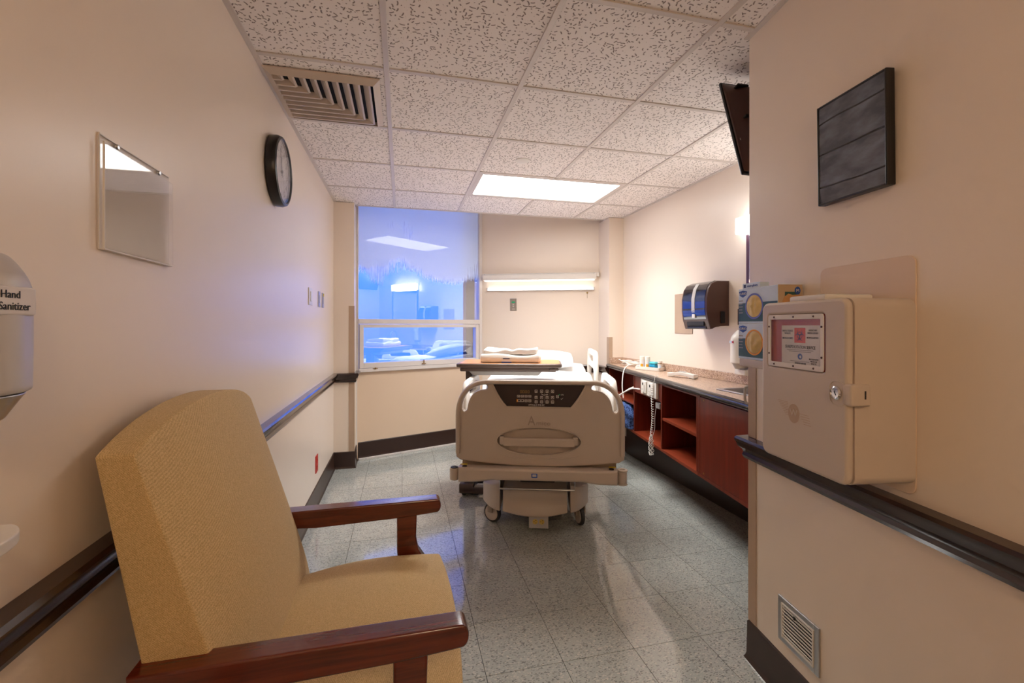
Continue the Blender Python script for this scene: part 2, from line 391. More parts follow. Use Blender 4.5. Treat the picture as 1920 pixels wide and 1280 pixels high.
def spline(ctrl, n=8):
    """Catmull-Rom through control points"""
    P = [Vector(c) for c in ctrl]; P = [P[0] * 2 - P[1]] + P + [P[-1] * 2 - P[-2]]; out = []
    for i in range(1, len(P) - 2):
        a, b, c, d = P[i - 1:i + 3]
        for k in range(n):
            t = k / n
            out.append(0.5 * ((2 * b) + (c - a) * t + (2 * a - 5 * b + 4 * c - d) * t * t + (3 * b - a - 3 * c + d) * t ** 3))
    out.append(P[-2]); return out
def lathe(bm, prof, seg=24, M=None):
    """profile (radius, height) turned about local z"""
    rings = []
    for r, z in prof:
        if r < 1e-6: rings.append([bm.verts.new((0, 0, z))])
        else: rings.append([bm.verts.new((r * math.cos(2 * PI * k / seg), r * math.sin(2 * PI * k / seg), z)) for k in range(seg)])
    for a, b in zip(rings, rings[1:]):
        for k in range(seg):
            k2 = (k + 1) % seg
            if len(a) == 1 and len(b) == 1: continue
            if len(a) == 1: bm.faces.new((a[0], b[k2], b[k]))
            elif len(b) == 1: bm.faces.new((a[k], a[k2], b[0]))
            else: bm.faces.new((a[k], a[k2], b[k2], b[k]))
    if len(rings[0]) > 1: bm.faces.new(rings[0][::-1])
    if len(rings[-1]) > 1: bm.faces.new(rings[-1])
    if M is not None: bmesh.ops.transform(bm, matrix=M, verts=[v for r in rings for v in r])
    return bm
def lt(name, prof, m, parent=None, seg=24, M=None):
    bm = bmesh.new(); lathe(bm, prof, seg, M); return finish(bm, name, m, parent)
def tb(name, pts, r, m, parent=None, seg=8):
    bm = bmesh.new(); tube(bm, pts, r, seg); return finish(bm, name, m, parent, 60)
def shape2d(name, loops, depth, m, parent=None, bev=0.0, M=None):
    """flat outline (first loop) with holes, thickened about local z, edges rounded"""
    cu = bpy.data.curves.new(name, 'CURVE'); cu.dimensions = '2D'; cu.fill_mode = 'BOTH'
    cu.extrude = max(0.0001, depth / 2 - bev); cu.bevel_depth = bev; cu.bevel_resolution = 2; cu.offset = -bev
    for lp in loops:
        s = cu.splines.new('POLY'); s.points.add(len(lp) - 1)
        for q, p in zip(s.points, lp): q.co = (p[0], p[1], 0, 1)
        s.use_cyclic_u = True
    o = bpy.data.objects.new('tmp', cu); me = bpy.data.meshes.new_from_object(o); bpy.data.objects.remove(o); bpy.data.curves.remove(cu)
    if M is not None: me.transform(M)
    me.name = name
    return link(me, name, m, parent, 40)
def text(name, s, size, m, parent=None, M=None, depth=0.0006, align='CENTER', sx=1.0):
    cu = bpy.data.curves.new(name, 'FONT'); cu.body = s; cu.size = size; cu.align_x = align; cu.align_y = 'CENTER'; cu.extrude = depth / 2; cu.resolution_u = 3
    o = bpy.data.objects.new('tmp', cu); me = bpy.data.meshes.new_from_object(o); bpy.data.objects.remove(o); bpy.data.curves.remove(cu)
    if sx != 1.0: me.transform(Matrix.Diagonal((sx, 1, 1, 1)))
    if M is not None: me.transform(M)
    return link(me, name, m, parent, 0)
def T(x, y, z=0.0): return Matrix.Translation((x, y, z))
def RX(a): return Matrix.Rotation(rad(a), 4, 'X')
def RY(a): return Matrix.Rotation(rad(a), 4, 'Y')
def RZ(a): return Matrix.Rotation(rad(a), 4, 'Z')
FRONT = Matrix(((1, 0, 0, 0), (0, 0, -1, 0), (0, 1, 0, 0), (0, 0, 0, 1)))   # local (x, y, z) -> (x, -z, y): a drawing that faces -y
def frame(o, right, up=(0, 0, 1)):
    r = Vector(right).normalized(); u = Vector(up); n = r.cross(u)
    return Matrix(((r.x, u.x, n.x, o[0]), (r.y, u.y, n.y, o[1]), (r.z, u.z, n.z, o[2]), (0, 0, 0, 1)))
def tag(o, label, cat=None, group=None, kind=None):
    o['label'] = label
    if cat: o['category'] = cat
    if group: o['group'] = group
    if kind: o['kind'] = kind
    return o
def thing(name, label, cat, M=None, group=None, kind=None):
    o = bpy.data.objects.new(name, None); COL.objects.link(o); o.empty_display_size = 0.05
    if M is not None: o.matrix_world = M
    return tag(o, label, cat, group, kind)
def struct(o, label, cat): return tag(o, label, cat, None, 'structure')
def rrect(x0, y0, x1, y1, r, n=5):
    out = []
    for cx, cy, a0 in ((x1 - r, y1 - r, 0), (x0 + r, y1 - r, 90), (x0 + r, y0 + r, 180), (x1 - r, y0 + r, 270)):
        for k in range(n + 1):
            a = rad(a0 + 90 * k / n); out.append((cx + r * math.cos(a), cy + r * math.sin(a)))
    return out
def ellipse(cx, cy, rx, ry, n=40): return [(cx + rx * math.cos(2 * PI * k / n), cy + ry * math.sin(2 * PI * k / n)) for k in range(n)]
def mbox(fn, na=6, nb=6, nc=3, ea=0.05, eb=0.05, ec=0.15):
    """a soft box: fn maps (a, b, c) in 0..1 to a point"""
    def par(n, e): return [0.0, e] + [e + (1 - 2 * e) * k / n for k in range(1, n)] + [1 - e, 1.0]
    A, B, C = par(na, ea), par(nb, eb), par(nc, ec)
    bm = bmesh.new(); V = {}
    def gv(i, j, k):
        if (i, j, k) not in V: V[(i, j, k)] = bm.verts.new(fn(A[i], B[j], C[k]))
        return V[(i, j, k)]
    I, J, K = len(A) - 1, len(B) - 1, len(C) - 1
    for i in range(I):
        for j in range(J):
            for k in (0, K): bm.faces.new((gv(i, j, k), gv(i + 1, j, k), gv(i + 1, j + 1, k), gv(i, j + 1, k)))
    for i in range(I):
        for k in range(K):
            for j in (0, J): bm.faces.new((gv(i, j, k), gv(i + 1, j, k), gv(i + 1, j, k + 1), gv(i, j, k + 1)))
    for j in range(J):
        for k in range(K):
            for i in (0, I): bm.faces.new((gv(i, j, k), gv(i, j + 1, k), gv(i, j + 1, k + 1), gv(i, j, k + 1)))
    return bm
def subsurf(o, n=2):
    o.modifiers.clear()
    a_ = o.data.attributes.get('sharp_edge')
    if a_: o.data.attributes.remove(a_)
    s = o.modifiers.new('subsurf', 'SUBSURF'); s.levels = n; s.render_levels = n; return o

# ------------------------------------------------------------------ plan of the room (metres; camera at the origin, y into the room)
XL, XR, CZ = -0.605, 2.27, 2.437
YE = 4.475                                   # end of the hung ceiling, before the bay
TH = rad(20.3)
WP = Vector((-0.416, 4.606, 0)); WD = Vector((math.cos(TH), math.sin(TH), 0)); WN = Vector((WD.y, -WD.x, 0))
HP = Vector((0.895, 5.09, 0)); HQ = Vector((2.12, 4.61, 0)); HD = (HQ - HP).normalized(); HN = Vector((HD.y, -HD.x, 0))
A8 = math.atan(0.147)
QP = Vector((1.3315, 1.5, 0)); QD = Vector((-math.sin(A8), -math.cos(A8), 0)); QN = Vector((-math.cos(A8), math.sin(A8), 0))
def Qv(t, off=0.0, z=0.0): return QP + QD * t + QN * off + Vector((0, 0, z))
YF = -1.6                                    # wall behind the camera
RAIL = [(0.0, 0.785), (0.014, 0.788), (0.020, 0.800), (0.016, 0.812), (0.020, 0.822), (0.032, 0.832), (0.036, 0.846), (0.040, 0.852), (0.042, 0.862), (0.036, 0.871), (0.0, 0.873)]

# ------------------------------------------------------------------ floor: slab and tiles
fl = bx('floor', (XL - 0.1, YF - 0.1, -0.10), (XR + 0.1, 5.3, -0.0045), 'seam')
struct(fl, 'grey-green speckled vinyl tile floor, waxed and shiny', 'floor')
TS = 0.3048
bm = bmesh.new(); box(bm, (-TS / 2 + 0.0011, -TS / 2 + 0.0011, -0.0045), (TS / 2 - 0.0011, TS / 2 - 0.0011, 0.0))
tme = finish(bm, 'floor_tile', 'floor', fl, 0)
proto_used = False
for i in range(-2, 8):
    for j in range(-13, 10):
        cx, cy = 0.0016 + TS * (i + 0.5), 2.265 - TS * (j + 0.5)
        if cy < -0.1 or cy > 5.2: continue
        if cx - TS / 2 > XR or cx + TS / 2 < XL: continue
        if cy < 1.5 and cx - TS / 2 > 1.111 + 0.147 * (cy + TS / 2): continue
        if cy - TS / 2 > 4.606 + (cx + TS / 2 + 0.416) * math.tan(TH) and cx < 0.9: continue
        if cy - TS / 2 > 5.09 - (cx - TS / 2 - 0.895) * 0.392 and cx >= 0.9: continue
        o = tme if not proto_used else tme.copy()
        if proto_used: COL.objects.link(o); o.parent = fl
        proto_used = True
        o.location = (cx, cy, 0)

# ------------------------------------------------------------------ ceiling: slab, tiles, grid
ce = bx('ceiling', (XL - 0.1, YF - 0.1, 2.456), (XR + 0.1, YE, 2.52), 'tbar')
struct(ce, 'white hung ceiling of fissured tiles in a grid', 'ceiling')
gx = [XL, -0.066, 0.5434, 1.153, 1.7626, XR]
gy = [YF] + [1.4479 + 0.6096 * j for j in range(-4, 5)] + [YE]
tile_me = {}
for a, b in zip(gx, gx[1:]):
    for c, d in zip(gy, gy[1:]):
        if a > 0.5 and b < 1.8 and abs(c - 3.2767) < 0.01: continue      # the light
        if d < 1.3 and a > 1.12: continue
        key = (round(b - a, 3), round(d - c, 3))
        if key not in tile_me:
            bm = bmesh.new(); w, h = (b - a) / 2 - 0.004, (d - c) / 2 - 0.004
            box(bm, (-w, -h, 0), (w, h, 0.012), 0.0015, 1)
            o = finish(bm, 'ceiling_tile', 'tile', ce, 0); tile_me[key] = o.data
        else:
            o = bpy.data.objects.new('ceiling_tile', tile_me[key]); COL.objects.link(o); o.parent = ce
        o.location = ((a + b) / 2, (c + d) / 2, CZ + 0.005)
for x in gx[1:-1]:
    for ya, yb in (((YF, 3.2647), (3.8983, YE)) if abs(x - 1.153) < 0.01 else ((YF, YE),)):
        bx('grid_bar', (x - 0.012, ya, CZ - 0.001), (x + 0.012, yb, CZ + 0.019), 'tbar', ce, 0.0015, 1)
for y in gy[1:-1]:
    for a, b in zip(gx, gx[1:]):
        if a > 1.1 and y < 1.3: continue
        if abs(y - 1.4479) < .01 and a > 1.7: continue
        bx('cross_bar', (a + 0.0125, y - 0.012, CZ - 0.0005), (b - 0.0125, y + 0.012, CZ + 0.019), 'tbar', ce, 0.0015, 1)
bx('edge_angle', (XL, YF, CZ - 0.001), (XL + 0.022, 4.365, CZ + 0.019), 'tbar', ce)
bx('edge_angle', (XR - 0.022, 1.5, CZ - 0.001), (XR, 4.33, CZ + 0.019), 'tbar', ce)
bx('edge_angle', (-0.425, YE - 0.022, CZ - 0.001), (2.106, YE, CZ + 0.019), 'tbar', ce)
p0, p1 = Qv(0.0), Qv(2.0)
pr('edge_angle', [tuple(p0[:2]), tuple(p1[:2]), tuple((p1 + QN * .022)[:2]), tuple((p0 + QN * .022)[:2])], CZ - 0.001, CZ + 0.019, 'tbar', ce)

# ------------------------------------------------------------------ walls
def wall(name, poly, z0, z1, m, label): return struct(pr(name, poly, z0, z1, m), label, 'wall')
wl = wall('wall_left', [(XL - 0.1, YF), (XL, YF), (XL, 4.9), (XL - 0.1, 4.9)], -0.1, 2.85, 'paint', 'cream satin-painted wall on the left behind the chair')
wall('wall_pillar_left', [(XL, 4.365), (-0.426, 4.365), (-0.432, 4.62), (XL, 4.62)], -0.1, 2.4365, 'paint', 'cream boxed pillar left of the window')
wall('wall_right', [(XR, 1.5), (XR + 0.1, 1.5), (XR + 0.1, 4.9), (XR, 4.9)], -0.1, 2.85, 'paint', 'cream wall on the right above the counter')
wall('wall_pillar_right', [(2.107, 4.33), (XR, 4.33), (XR, 4.75), (2.12, 4.62)], -0.1, 2.4365, 'paint', 'cream boxed pillar in the far right corner')
q1 = Qv(3.2)
wall('wall_partition', [tuple(QP[:2]), tuple(q1[:2]), (XR + 0.1, q1.y), (XR + 0.1, 1.5)], -0.1, 2.4365, 'paint', 'near right partition wall holding the sharps box')
wall('wall_front', [(XL - 0.1, YF - 0.1), (XR + 0.1, YF - 0.1), (XR + 0.1, YF), (XL - 0.1, YF)], -0.1, 2.85, 'paint', 'cream wall behind the viewpoint')
def wpt(s, off=0.0): q = WP + WD * s + WN * off; return (q.x, q.y)
def hpt(s, off=0.0): q = HP + HD * s + HN * off; return (q.x, q.y)
HL = (HQ - HP).length
ww = wall('wall_window', [wpt(-0.03), wpt(1.42), wpt(1.42, -0.12), wpt(-0.03, -0.12)], -0.1, 0.855, 'wainscot', 'tan painted wall panel below the window')
pr('wall_header', [wpt(-0.2), wpt(1.42), wpt(1.42, -0.12), wpt(-0.2, -0.12)], 2.76, 2.85, 'paint', ww)
wall('wall_head', [hpt(0), hpt(HL + 0.05), hpt(HL + 0.05, -0.12), hpt(0, -0.12)], -0.1, 2.85, 'paint', 'cream wall behind the head of the bed with the long lamp')
cb = pr('ceiling_bay', [(XL - 0.1, 4.40), (XR + 0.1, 4.40), (XR + 0.1, 5.35), (XL - 0.1, 5.35)], 2.80, 2.85, 'paint'); struct(cb, 'plain soffit over the window bay', 'ceiling')
fb = bx('ceiling_light_stop', (XL - 0.1, 4.40, 2.52), (XR + 0.1, YE, 2.80), 'paint'); struct(fb, 'unseen upright board added above the ceiling edge against light leaks', 'ceiling')  # added out of view to keep sky light from leaking above the ceiling
wall('wall_bay_end', [(XL, 4.62), wpt(-0.02), wpt(-0.02, -0.12), (XL, 4.75)], -0.1, 2.85, 'paint', 'narrow wall return beside the window')
# wainscot skins and rails
def trim(name, path, label, prof=RAIL, m='rail', cat='chair rail'):
    bm = bmesh.new(); sweep(bm, prof, path); return struct(finish(bm, name, m, None, 30), label, cat)
trim('trim_1', [(XL, YF, 0), (XL, 4.365, 0), (-0.426, 4.365, 0), (-0.431, 4.60, 0)][::1], 'dark wooden chair rail along the left wall and around the pillar')
trim('trim_2', [tuple(HP + HD * 0.02), tuple(HQ), (2.107, 4.335, 0)], 'dark wooden chair rail behind the bed head')
trim('trim_3', [(1.60, 1.50, 0), (QP.x, QP.y, 0), tuple(Qv(2.6))], 'dark glossy chair rail along the near right partition')
BASE = [(0.0, 0.0), (0.016, 0.0), (0.011, 0.010), (0.008, 0.022), (0.006, 0.146), (0.0, 0.152)]
trim('baseboard_left', [(XL, YF, 0), (XL, 4.365, 0), (-0.426, 4.365, 0), (-0.431, 4.60, 0)], 'dark brown vinyl baseboard along the left wall and pillar', BASE, 'base', 'baseboard')
trim('baseboard_window', [tuple(WP + WD * 0.002 + Vector((0, 0, 0.018))), tuple(WP + WD * 1.38 + Vector((0, 0, 0.018)))], 'dark brown baseboard below the window panel', BASE, 'base', 'baseboard')
trim('baseboard_head', [tuple(HP + HD * 0.02), tuple(HQ), (2.107, 4.33, 0), (XR, 4.33, 0)], 'dark brown baseboard behind the bed head', BASE, 'base', 'baseboard')
trim('baseboard_right', [(XR, 4.32, 0), (XR, 1.5, 0)], 'dark baseboard in the shadow below the hanging cabinets', BASE, 'base', 'baseboard')
trim('baseboard_partition', [(1.60, 1.50, 0), (QP.x, QP.y, 0), tuple(Qv(2.6))], 'dark brown baseboard along the near right partition', BASE, 'base', 'baseboard')
kb = bx('trim_11', (2.236, 1.505, 0.001), (2.250, 4.20, 0.3525), 'base'); struct(kb, 'dark kick board below the hanging cabinets', 'kick board')
# metal floor strip below the window
st = thing('trim_4', 'pale metal threshold strip on the floor below the window', 'trim', frame(WP, WD), kind='structure')
bx('strip', (0.0, 0.0, 0.0), (1.38, 0.018, 0.03), 'alu', st, 0.003)
for s in (0.07, 0.42, 0.78, 1.12): lt('screw', [(0.0045, 0), (0.004, 0.0015), (0, 0.002)], 'steel', st, 10, T(s, 0.009, 0.03))
bx('strip_upright', (-0.024, 0.0, -0.005), (-0.008, 2.78, 0.006), 'alu', st, 0.002)
# corner guards
def guard(name, poly, z0, z1, label): return struct(pr(name, poly, z0, z1, 'guard', None, 0.0012), label, 'corner guard')
gl_ = [(-0.474, 4.362), (-0.423, 4.362), (-0.4275, 4.42), (-0.4305, 4.42), (-0.4265, 4.3652), (-0.474, 4.3652)]
guard('trim_5', gl_, 0.874, 1.489, 'tan vinyl corner guard on the left pillar above the rail')
guard('trim_6', gl_, 0.153, 0.784, 'tan vinyl corner guard on the left pillar below the rail')
gr_ = [(2.104, 4.38), (2.104, 4.327), (2.146, 4.327), (2.146, 4.3303), (2.1072, 4.3303), (2.1072, 4.38)]
guard('trim_7', gr_, 0.874, 1.185, 'tan vinyl corner guard on the far right pillar above the rail')
guard('trim_8', gr_, 0.153, 0.784, 'tan vinyl corner guard on the far right pillar below the rail')
gq = [tuple(Qv(0.045, 0.0)[:2]), tuple(Qv(0.045, 0.003)[:2]), tuple((Qv(0, 0.003) + Vector((0, 0.003, 0)))[:2]), (1.375, 1.503), (1.375, 1.5003), tuple((Qv(0, 0.0002) + Vector((0, 0.0002, 0)))[:2])]
guard('trim_9', gq, 0.874, 1.32, 'tan vinyl corner guard on the near partition above the rail')
guard('trim_10', gq, 0.153, 0.784, 'tan vinyl corner guard on the near partition below the rail')

# ------------------------------------------------------------------ window
win = thing('window_1', 'tall white framed window with fogged upper pane and opening lower sash', 'window', frame(WP, WD), kind='structure')
def wbar(name, x0, x1, y0, y1, z0, z1, bev=0.003): return bx(name, (x0, y0, z0), (x1, y1, z1), 'alu', win, bev)
wbar('frame_jamb', -0.008, 0.004, 0.855, 2.78, -0.10, 0.012)
wbar('frame_jamb', 1.352, 1.39, 0.855, 2.78, -0.10, 0.016)
wbar('mullion', 0.004, 1.352, 1.322, 1.372, -0.07, 0.022)
wbar('frame_sill', 0.004, 1.352, 0.853, 0.888, -0.10, 0.030)
wbar('frame_head', 0.004, 1.352, 2.74, 2.78, -0.10, 0.012)
sash = wbar('lower_sash', 0.012, 0.052, 0.890, 1.320, -0.05, 0.020)
for a in ((1.306, 1.346, 0.890, 1.320), (0.052, 1.306, 1.286, 1.320), (0.052, 1.306, 0.890, 0.940)):
    bx('sash_rail', (a[0], a[2], -0.05), (a[1], a[3], 0.020), 'alu', sash, 0.003)
bx('lower_pane', (0.050, 0.938, -0.022), (1.308, 1.288, -0.016), 'pane', win)
bx('upper_pane', (0.002, 1.370, -0.022), (1.354, 2.742, -0.016), 'pane_fog', win, 0, 2, None)
for nm, s, z in (('latch', 0.161, 0.884), ('sash_lock', 0.674, 0.915)):
    bm = bmesh.new()
    if nm == 'latch':
        box(bm, (s - 0.026, z - 0.003, 0.030), (s + 0.026, z + 0.003, 0.036), 0.002); box(bm, (s - 0.007, z - 0.009, 0.030), (s + 0.007, z + 0.009, 0.042), 0.003)
    else:
        box(bm, (s - 0.022, z - 0.010, 0.020), (s + 0.022, z - 0.002, 0.034), 0.002); box(bm, (s - 0.004, z - 0.004, 0.022), (s + 0.006, z + 0.034, 0.030), 0.002)
    finish(bm, nm, 'brass', win)
# dark masonry pier of the building outside, right of the window
tag(bx('outside_pier', (1.275, 0.6, -0.235), (2.2, 3.4, -0.16), 'brick', None, 0.0, 2, frame(WP, WD)), 'dark masonry pier outside beyond the right edge of the window', 'pier', None, 'structure')

# ------------------------------------------------------------------ ceiling fittings
lf = thing('ceiling_light', 'glowing recessed fluorescent ceiling panel above the bed', 'ceiling light', T(1.153, 3.5815, CZ))
for a in ((-0.5976, -0.2928, -0.560, 0.2928), (0.560, -0.2928, 0.5976, 0.2928), (-0.560, -0.2928, 0.560, -0.262), (-0.560, 0.262, 0.560, 0.2928)):
    bx('trim_frame', (a[0], a[1], 0.0), (a[2], a[3], 0.018), 'tbar', lf, 0.003)
bx('lens', (-0.560, -0.262, 0.006), (0.560, 0.262, 0.012), 'diff', lf)
ld = bpy.data.lights.new('fluorescent_tubes', 'AREA'); ld.shape = 'RECTANGLE'; ld.size = 1.10; ld.size_y = 0.51; ld.energy = TROFFER_W; ld.color = LAMPCOL; ld.spread = rad(112)
lo_ = bpy.data.objects.new('fluorescent_tubes', ld); COL.objects.link(lo_); lo_.parent = lf; lo_.location = (0, 0, 0.003)
el_ = thing('entry_fill', 'round warm fill lamp added on the ceiling, unseen behind the viewpoint', 'ceiling light', T(0.2, -1.05, CZ))  # unseen fill lamp, added to brighten the near walls and footboard
lt('base_ring', [(0.20, 0.0), (0.20, -0.015), (0.185, -0.02), (0.17, -0.02)], 'white', el_, 40)
lt('glass_bowl', [(0.172, -0.018), (0.17, -0.04), (0.14, -0.075), (0.08, -0.098), (0.0, -0.105)], 'entry', el_, 40)
dv = thing('air_diffuser', 'square metal air vent with L-shaped louvres in the ceiling', 'air vent', T(-0.345, 2.388, CZ + 0.004))
D = 0.245
bx('back_plate', (-D + .02, -D + .02, -0.004), (D - .02, D - .02, -0.002), 'dark', dv)
for nm, pts in (('frame_side', [(-D, -D), (D, -D), (D - .03, -D + .03), (-D + .03, -D + .03)]), ('frame_side', [(D, -D), (D, D), (D - .03, D - .03), (D - .03, -D + .03)]),
                ('frame_side', [(D, D), (-D, D), (-D + .03, D - .03), (D - .03, D - .03)]), ('frame_side', [(-D, D), (-D, -D), (-D + .03, -D + .03), (-D + .03, D - .03)])):
    bm = bmesh.new(); prism(bm, pts, -0.026, -0.002)
    for v in bm.verts:
        if v.co.z < -0.02 and max(abs(v.co.x), abs(v.co.y)) > D - 0.01: v.co.z = -0.008
    finish(bm, nm, 'tin', dv, 30)
n = 9
for k in range(n):
    f = (k + 0.8) / (n + 0.25)
    xk = -D + 0.03 + f * (2 * D - 0.06); yk = -D + 0.03 + f * (2 * D - 0.06)
    def slat(p, q, o):
        bm = bmesh.new(); p = Vector(p); q = Vector(q); o = Vector(o)
        v = [p + Vector((0, 0, -0.026)), q + Vector((0, 0, -0.026)), q + o * 1.0 + Vector((0, 0, -0.006)), p + o + Vector((0, 0, -0.006))]
        t = Vector((0, 0, 0.0025)); vs = [bm.verts.new(c) for c in v] + [bm.verts.new(c + t) for c in v]
        for fc in ((0, 1, 2, 3), (7, 6, 5, 4), (0, 4, 5, 1), (1, 5, 6, 2), (2, 6, 7, 3), (3, 7, 4, 0)): bm.faces.new([vs[i] for i in fc])
        lo = 0.009; a_ = p + Vector((0, 0, -0.0262)); b_ = q + Vector((0, 0, -0.0262)); ou = o.normalized() * -lo
        w_ = [bm.verts.new(c) for c in (a_, b_, b_ + ou, a_ + ou)] + [bm.verts.new(c + Vector((0, 0, 0.002))) for c in (a_, b_, b_ + ou, a_ + ou)]
        for fc in ((0, 1, 2, 3), (7, 6, 5, 4), (0, 4, 5, 1), (1, 5, 6, 2), (2, 6, 7, 3), (3, 7, 4, 0)): bm.faces.new([w_[i] for i in fc])
        finish(bm, 'louvre', 'tin', dv, 0)
    slat((xk, -D + 0.03, 0), (xk, yk, 0), (-0.026, 0, 0))
    slat((-D + 0.03, yk, 0), (xk, yk, 0), (0, -0.013, 0))
tag(lt('ceiling_cover', [(0.050, 0.0), (0.049, -0.004), (0.030, -0.009), (0.0, -0.010)], 'white', None, 32, T(0.805, 2.98, CZ + 0.005)), 'small round white cover plate on the ceiling tile', 'ceiling fitting')

# ------------------------------------------------------------------ left wall fittings
LW = lambda y, z: frame((XL, y, z), (0, 1, 0))
ck = thing('wall_clock', 'round white wall clock with black rim high on the left wall', 'clock', LW(2.40, 2.06))
lt('rim', [(0.150, 0.0), (0.166, 0.004), (0.168, 0.030), (0.162, 0.046), (0.152, 0.050), (0.146, 0.047), (0.146, 0.036), (0.150, 0.030)], 'black', ck, 64)
lt('face', [(0.150, 0.024), (0.150, 0.032), (0, 0.032)], 'card', ck, 48)
for h in range(1, 13):
    a = rad(90 - 30 * h)
    text('numeral', str(h), 0.042, 'ink', ck, T(0.112 * math.cos(a), 0.112 * math.sin(a), 0.0328))
for k in range(60):
    a = rad(6 * k); r0 = 0.136 if k % 5 else 0.133
    bx('tick', (r0, -0.0008, 0.032), (0.142, 0.0008, 0.0326), 'ink', ck, 0, 2, RZ(6 * k))
bx('minute_hand', (-0.0025, -0.03, 0.037), (0.0025, 0.108, 0.038), 'ink', ck, 0, 2, RZ(20))
bx('hour_hand', (-0.004, -0.02, 0.0345), (0.004, 0.072, 0.0355), 'ink', ck, 0, 2, RZ(-2))
bx('second_hand', (-0.0009, -0.04, 0.0395), (0.0009, 0.118, 0.040), 'brass', ck, 0, 2, RZ(-160))
lt('hub', [(0.007, 0.032), (0.007, 0.041), (0, 0.042)], 'ink', ck, 14)
lt('glass', [(0.147, 0.044), (0.145, 0.0455), (0, 0.047)], 'acrylic', ck, 48)
ah = thing('sign_holder', 'empty clear acrylic sign holder screwed to the left wall', 'sign holder', LW(1.236, 1.59))
bx('back_sheet', (-0.140, -0.118, 0.001), (0.142, 0.114, 0.004), 'acrylic', ah, 0.0008, 1)
bx('front_sheet', (-0.140, -0.118, 0.010), (0.142, 0.098, 0.013), 'acrylic', ah, 0.0008, 1)
bx('bottom_fold', (-0.140, -0.122, 0.001), (0.142, -0.1195, 0.013), 'print_w', ah)
bx('side_edge', (-0.1418, -0.120, 0.001), (-0.140, 0.118, 0.004), 'print_w', ah)
bx('side_edge', (-0.1418, -0.120, 0.0095), (-0.140, 0.100, 0.013), 'print_w', ah)
bx('top_edge', (-0.140, 0.1142, 0.001), (0.142, 0.1156, 0.004), 'print_w', ah)
for x in (-0.084, 0.089): lt('screw', [(0.006, 0.004), (0.005, 0.008), (0, 0.0085)], 'steel', ah, 12, T(x, 0.109, 0))
def switch(y, z, label, w, kind):
    o = thing('light_switch', label, 'switch', LW(y, z), 'switch plates on the left wall')
    bx('plate', (-w / 2, -0.058, 0), (w / 2, 0.058, 0.006), 'white' if kind else 'steel', o, 0.002)
    if kind: bx('rocker', (-0.017, -0.034, 0.006), (0.017, 0.034, 0.011), 'cream', o, 0.002)
    else: bx('slot', (-0.01, -0.030, 0.006), (0.01, 0.030, 0.009), 'greyp', o, 0.002)
    return o
switch(3.285, 1.506, 'white rocker switch plate nearest the clock', 0.116, 1)
switch(3.615, 1.506, 'middle narrow steel switch plate on the left wall', 0.072, 0)
s3 = switch(3.776, 1.506, 'steel switch plate with yellow mark nearest the pillar', 0.072, 0)
bx('yellow_mark', (-0.012, 0.030, 0.006), (0.016, 0.052, 0.010), 'yellow', s3, 0.001)
ro = thing('wall_outlet', 'red emergency outlet low on the left wall', 'outlet', LW(3.516, 0.305))
bx('plate', (-0.040, -0.062, 0), (0.040, 0.062, 0.006), 'red', ro, 0.002)
for dy in (-0.024, 0.024):
    r = bx('receptacle', (-0.016, dy - 0.015, 0.006), (0.016, dy + 0.015, 0.009), 'red', ro, 0.004)
    for x in (-0.006, 0.006): bx('slot', (x - 0.0012, dy - 0.002, 0.009), (x + 0.0012, dy + 0.006, 0.0094), 'ink', r)
# hand sanitizer dispenser at the left edge
sd = thing('sanitizer_dispenser', 'grey wall-mounted hand sanitizer dispenser at the left edge of the picture', 'dispenser', LW(0.755, 1.30))
def sdbody(a, b, c):
    x = -0.062 + 0.124 * a; y = -0.082 + 0.197 * b; wd = 1.0 - 0.10 * abs(b - 0.45) ** 1.5
    return (x * wd, y, c * (0.095 - 0.02 * (2 * a - 1) ** 2 - (0.03 * max(0, b - 0.85) / 0.15)))
subsurf(finish(mbox(sdbody, 5, 6, 3, 0.08, 0.05, 0.12), 'cover', 'greyp', sd))
lab = bx('window_label', (-0.040, 0.026, 0.070), (0.036, 0.066, 0.0955), 'card', sd, 0.004)
text('lettering', 'Hand', 0.015, 'ink', lab, T(-0.01, 0.054, 0.0960)); text('lettering', 'Sanitizer', 0.015, 'ink', lab, T(-0.003, 0.038, 0.0960))
def sdsp(a, b, c):
    x = -0.056 + 0.112 * a; y = -0.082 - 0.036 * b * (1 - 0.55 * (2 * a - 1) ** 4)
    return (x * (1 - 0.22 * b), y, 0.01 + c * (0.085 - 0.025 * (2 * a - 1) ** 2 - 0.02 * b))
subsurf(finish(mbox(sdsp, 5, 3, 3, 0.08, 0.1, 0.12), 'push_bar', 'steel', sd))
dt = thing('drip_tray', 'white drip tray on the left wall below the sanitizer', 'tray', LW(0.695, 1.025))
def dtf(a, b, c):
    x = -0.075 + 0.15 * a; z = 0.115 * c * (1 - 0.30 * (2 * a - 1) ** 4)
    return (x, 0.005 + 0.008 * b - 0.010 * (1 - b) * (1 - (2 * a - 1) ** 2) - 0.0 * c, z)
subsurf(finish(mbox(dtf, 6, 2, 5, 0.06, 0.2, 0.06), 'dish', 'white', dt))
bx('bracket', (-0.02, -0.03, 0.0), (0.02, 0.008, 0.012), 'white', dt, 0.003)

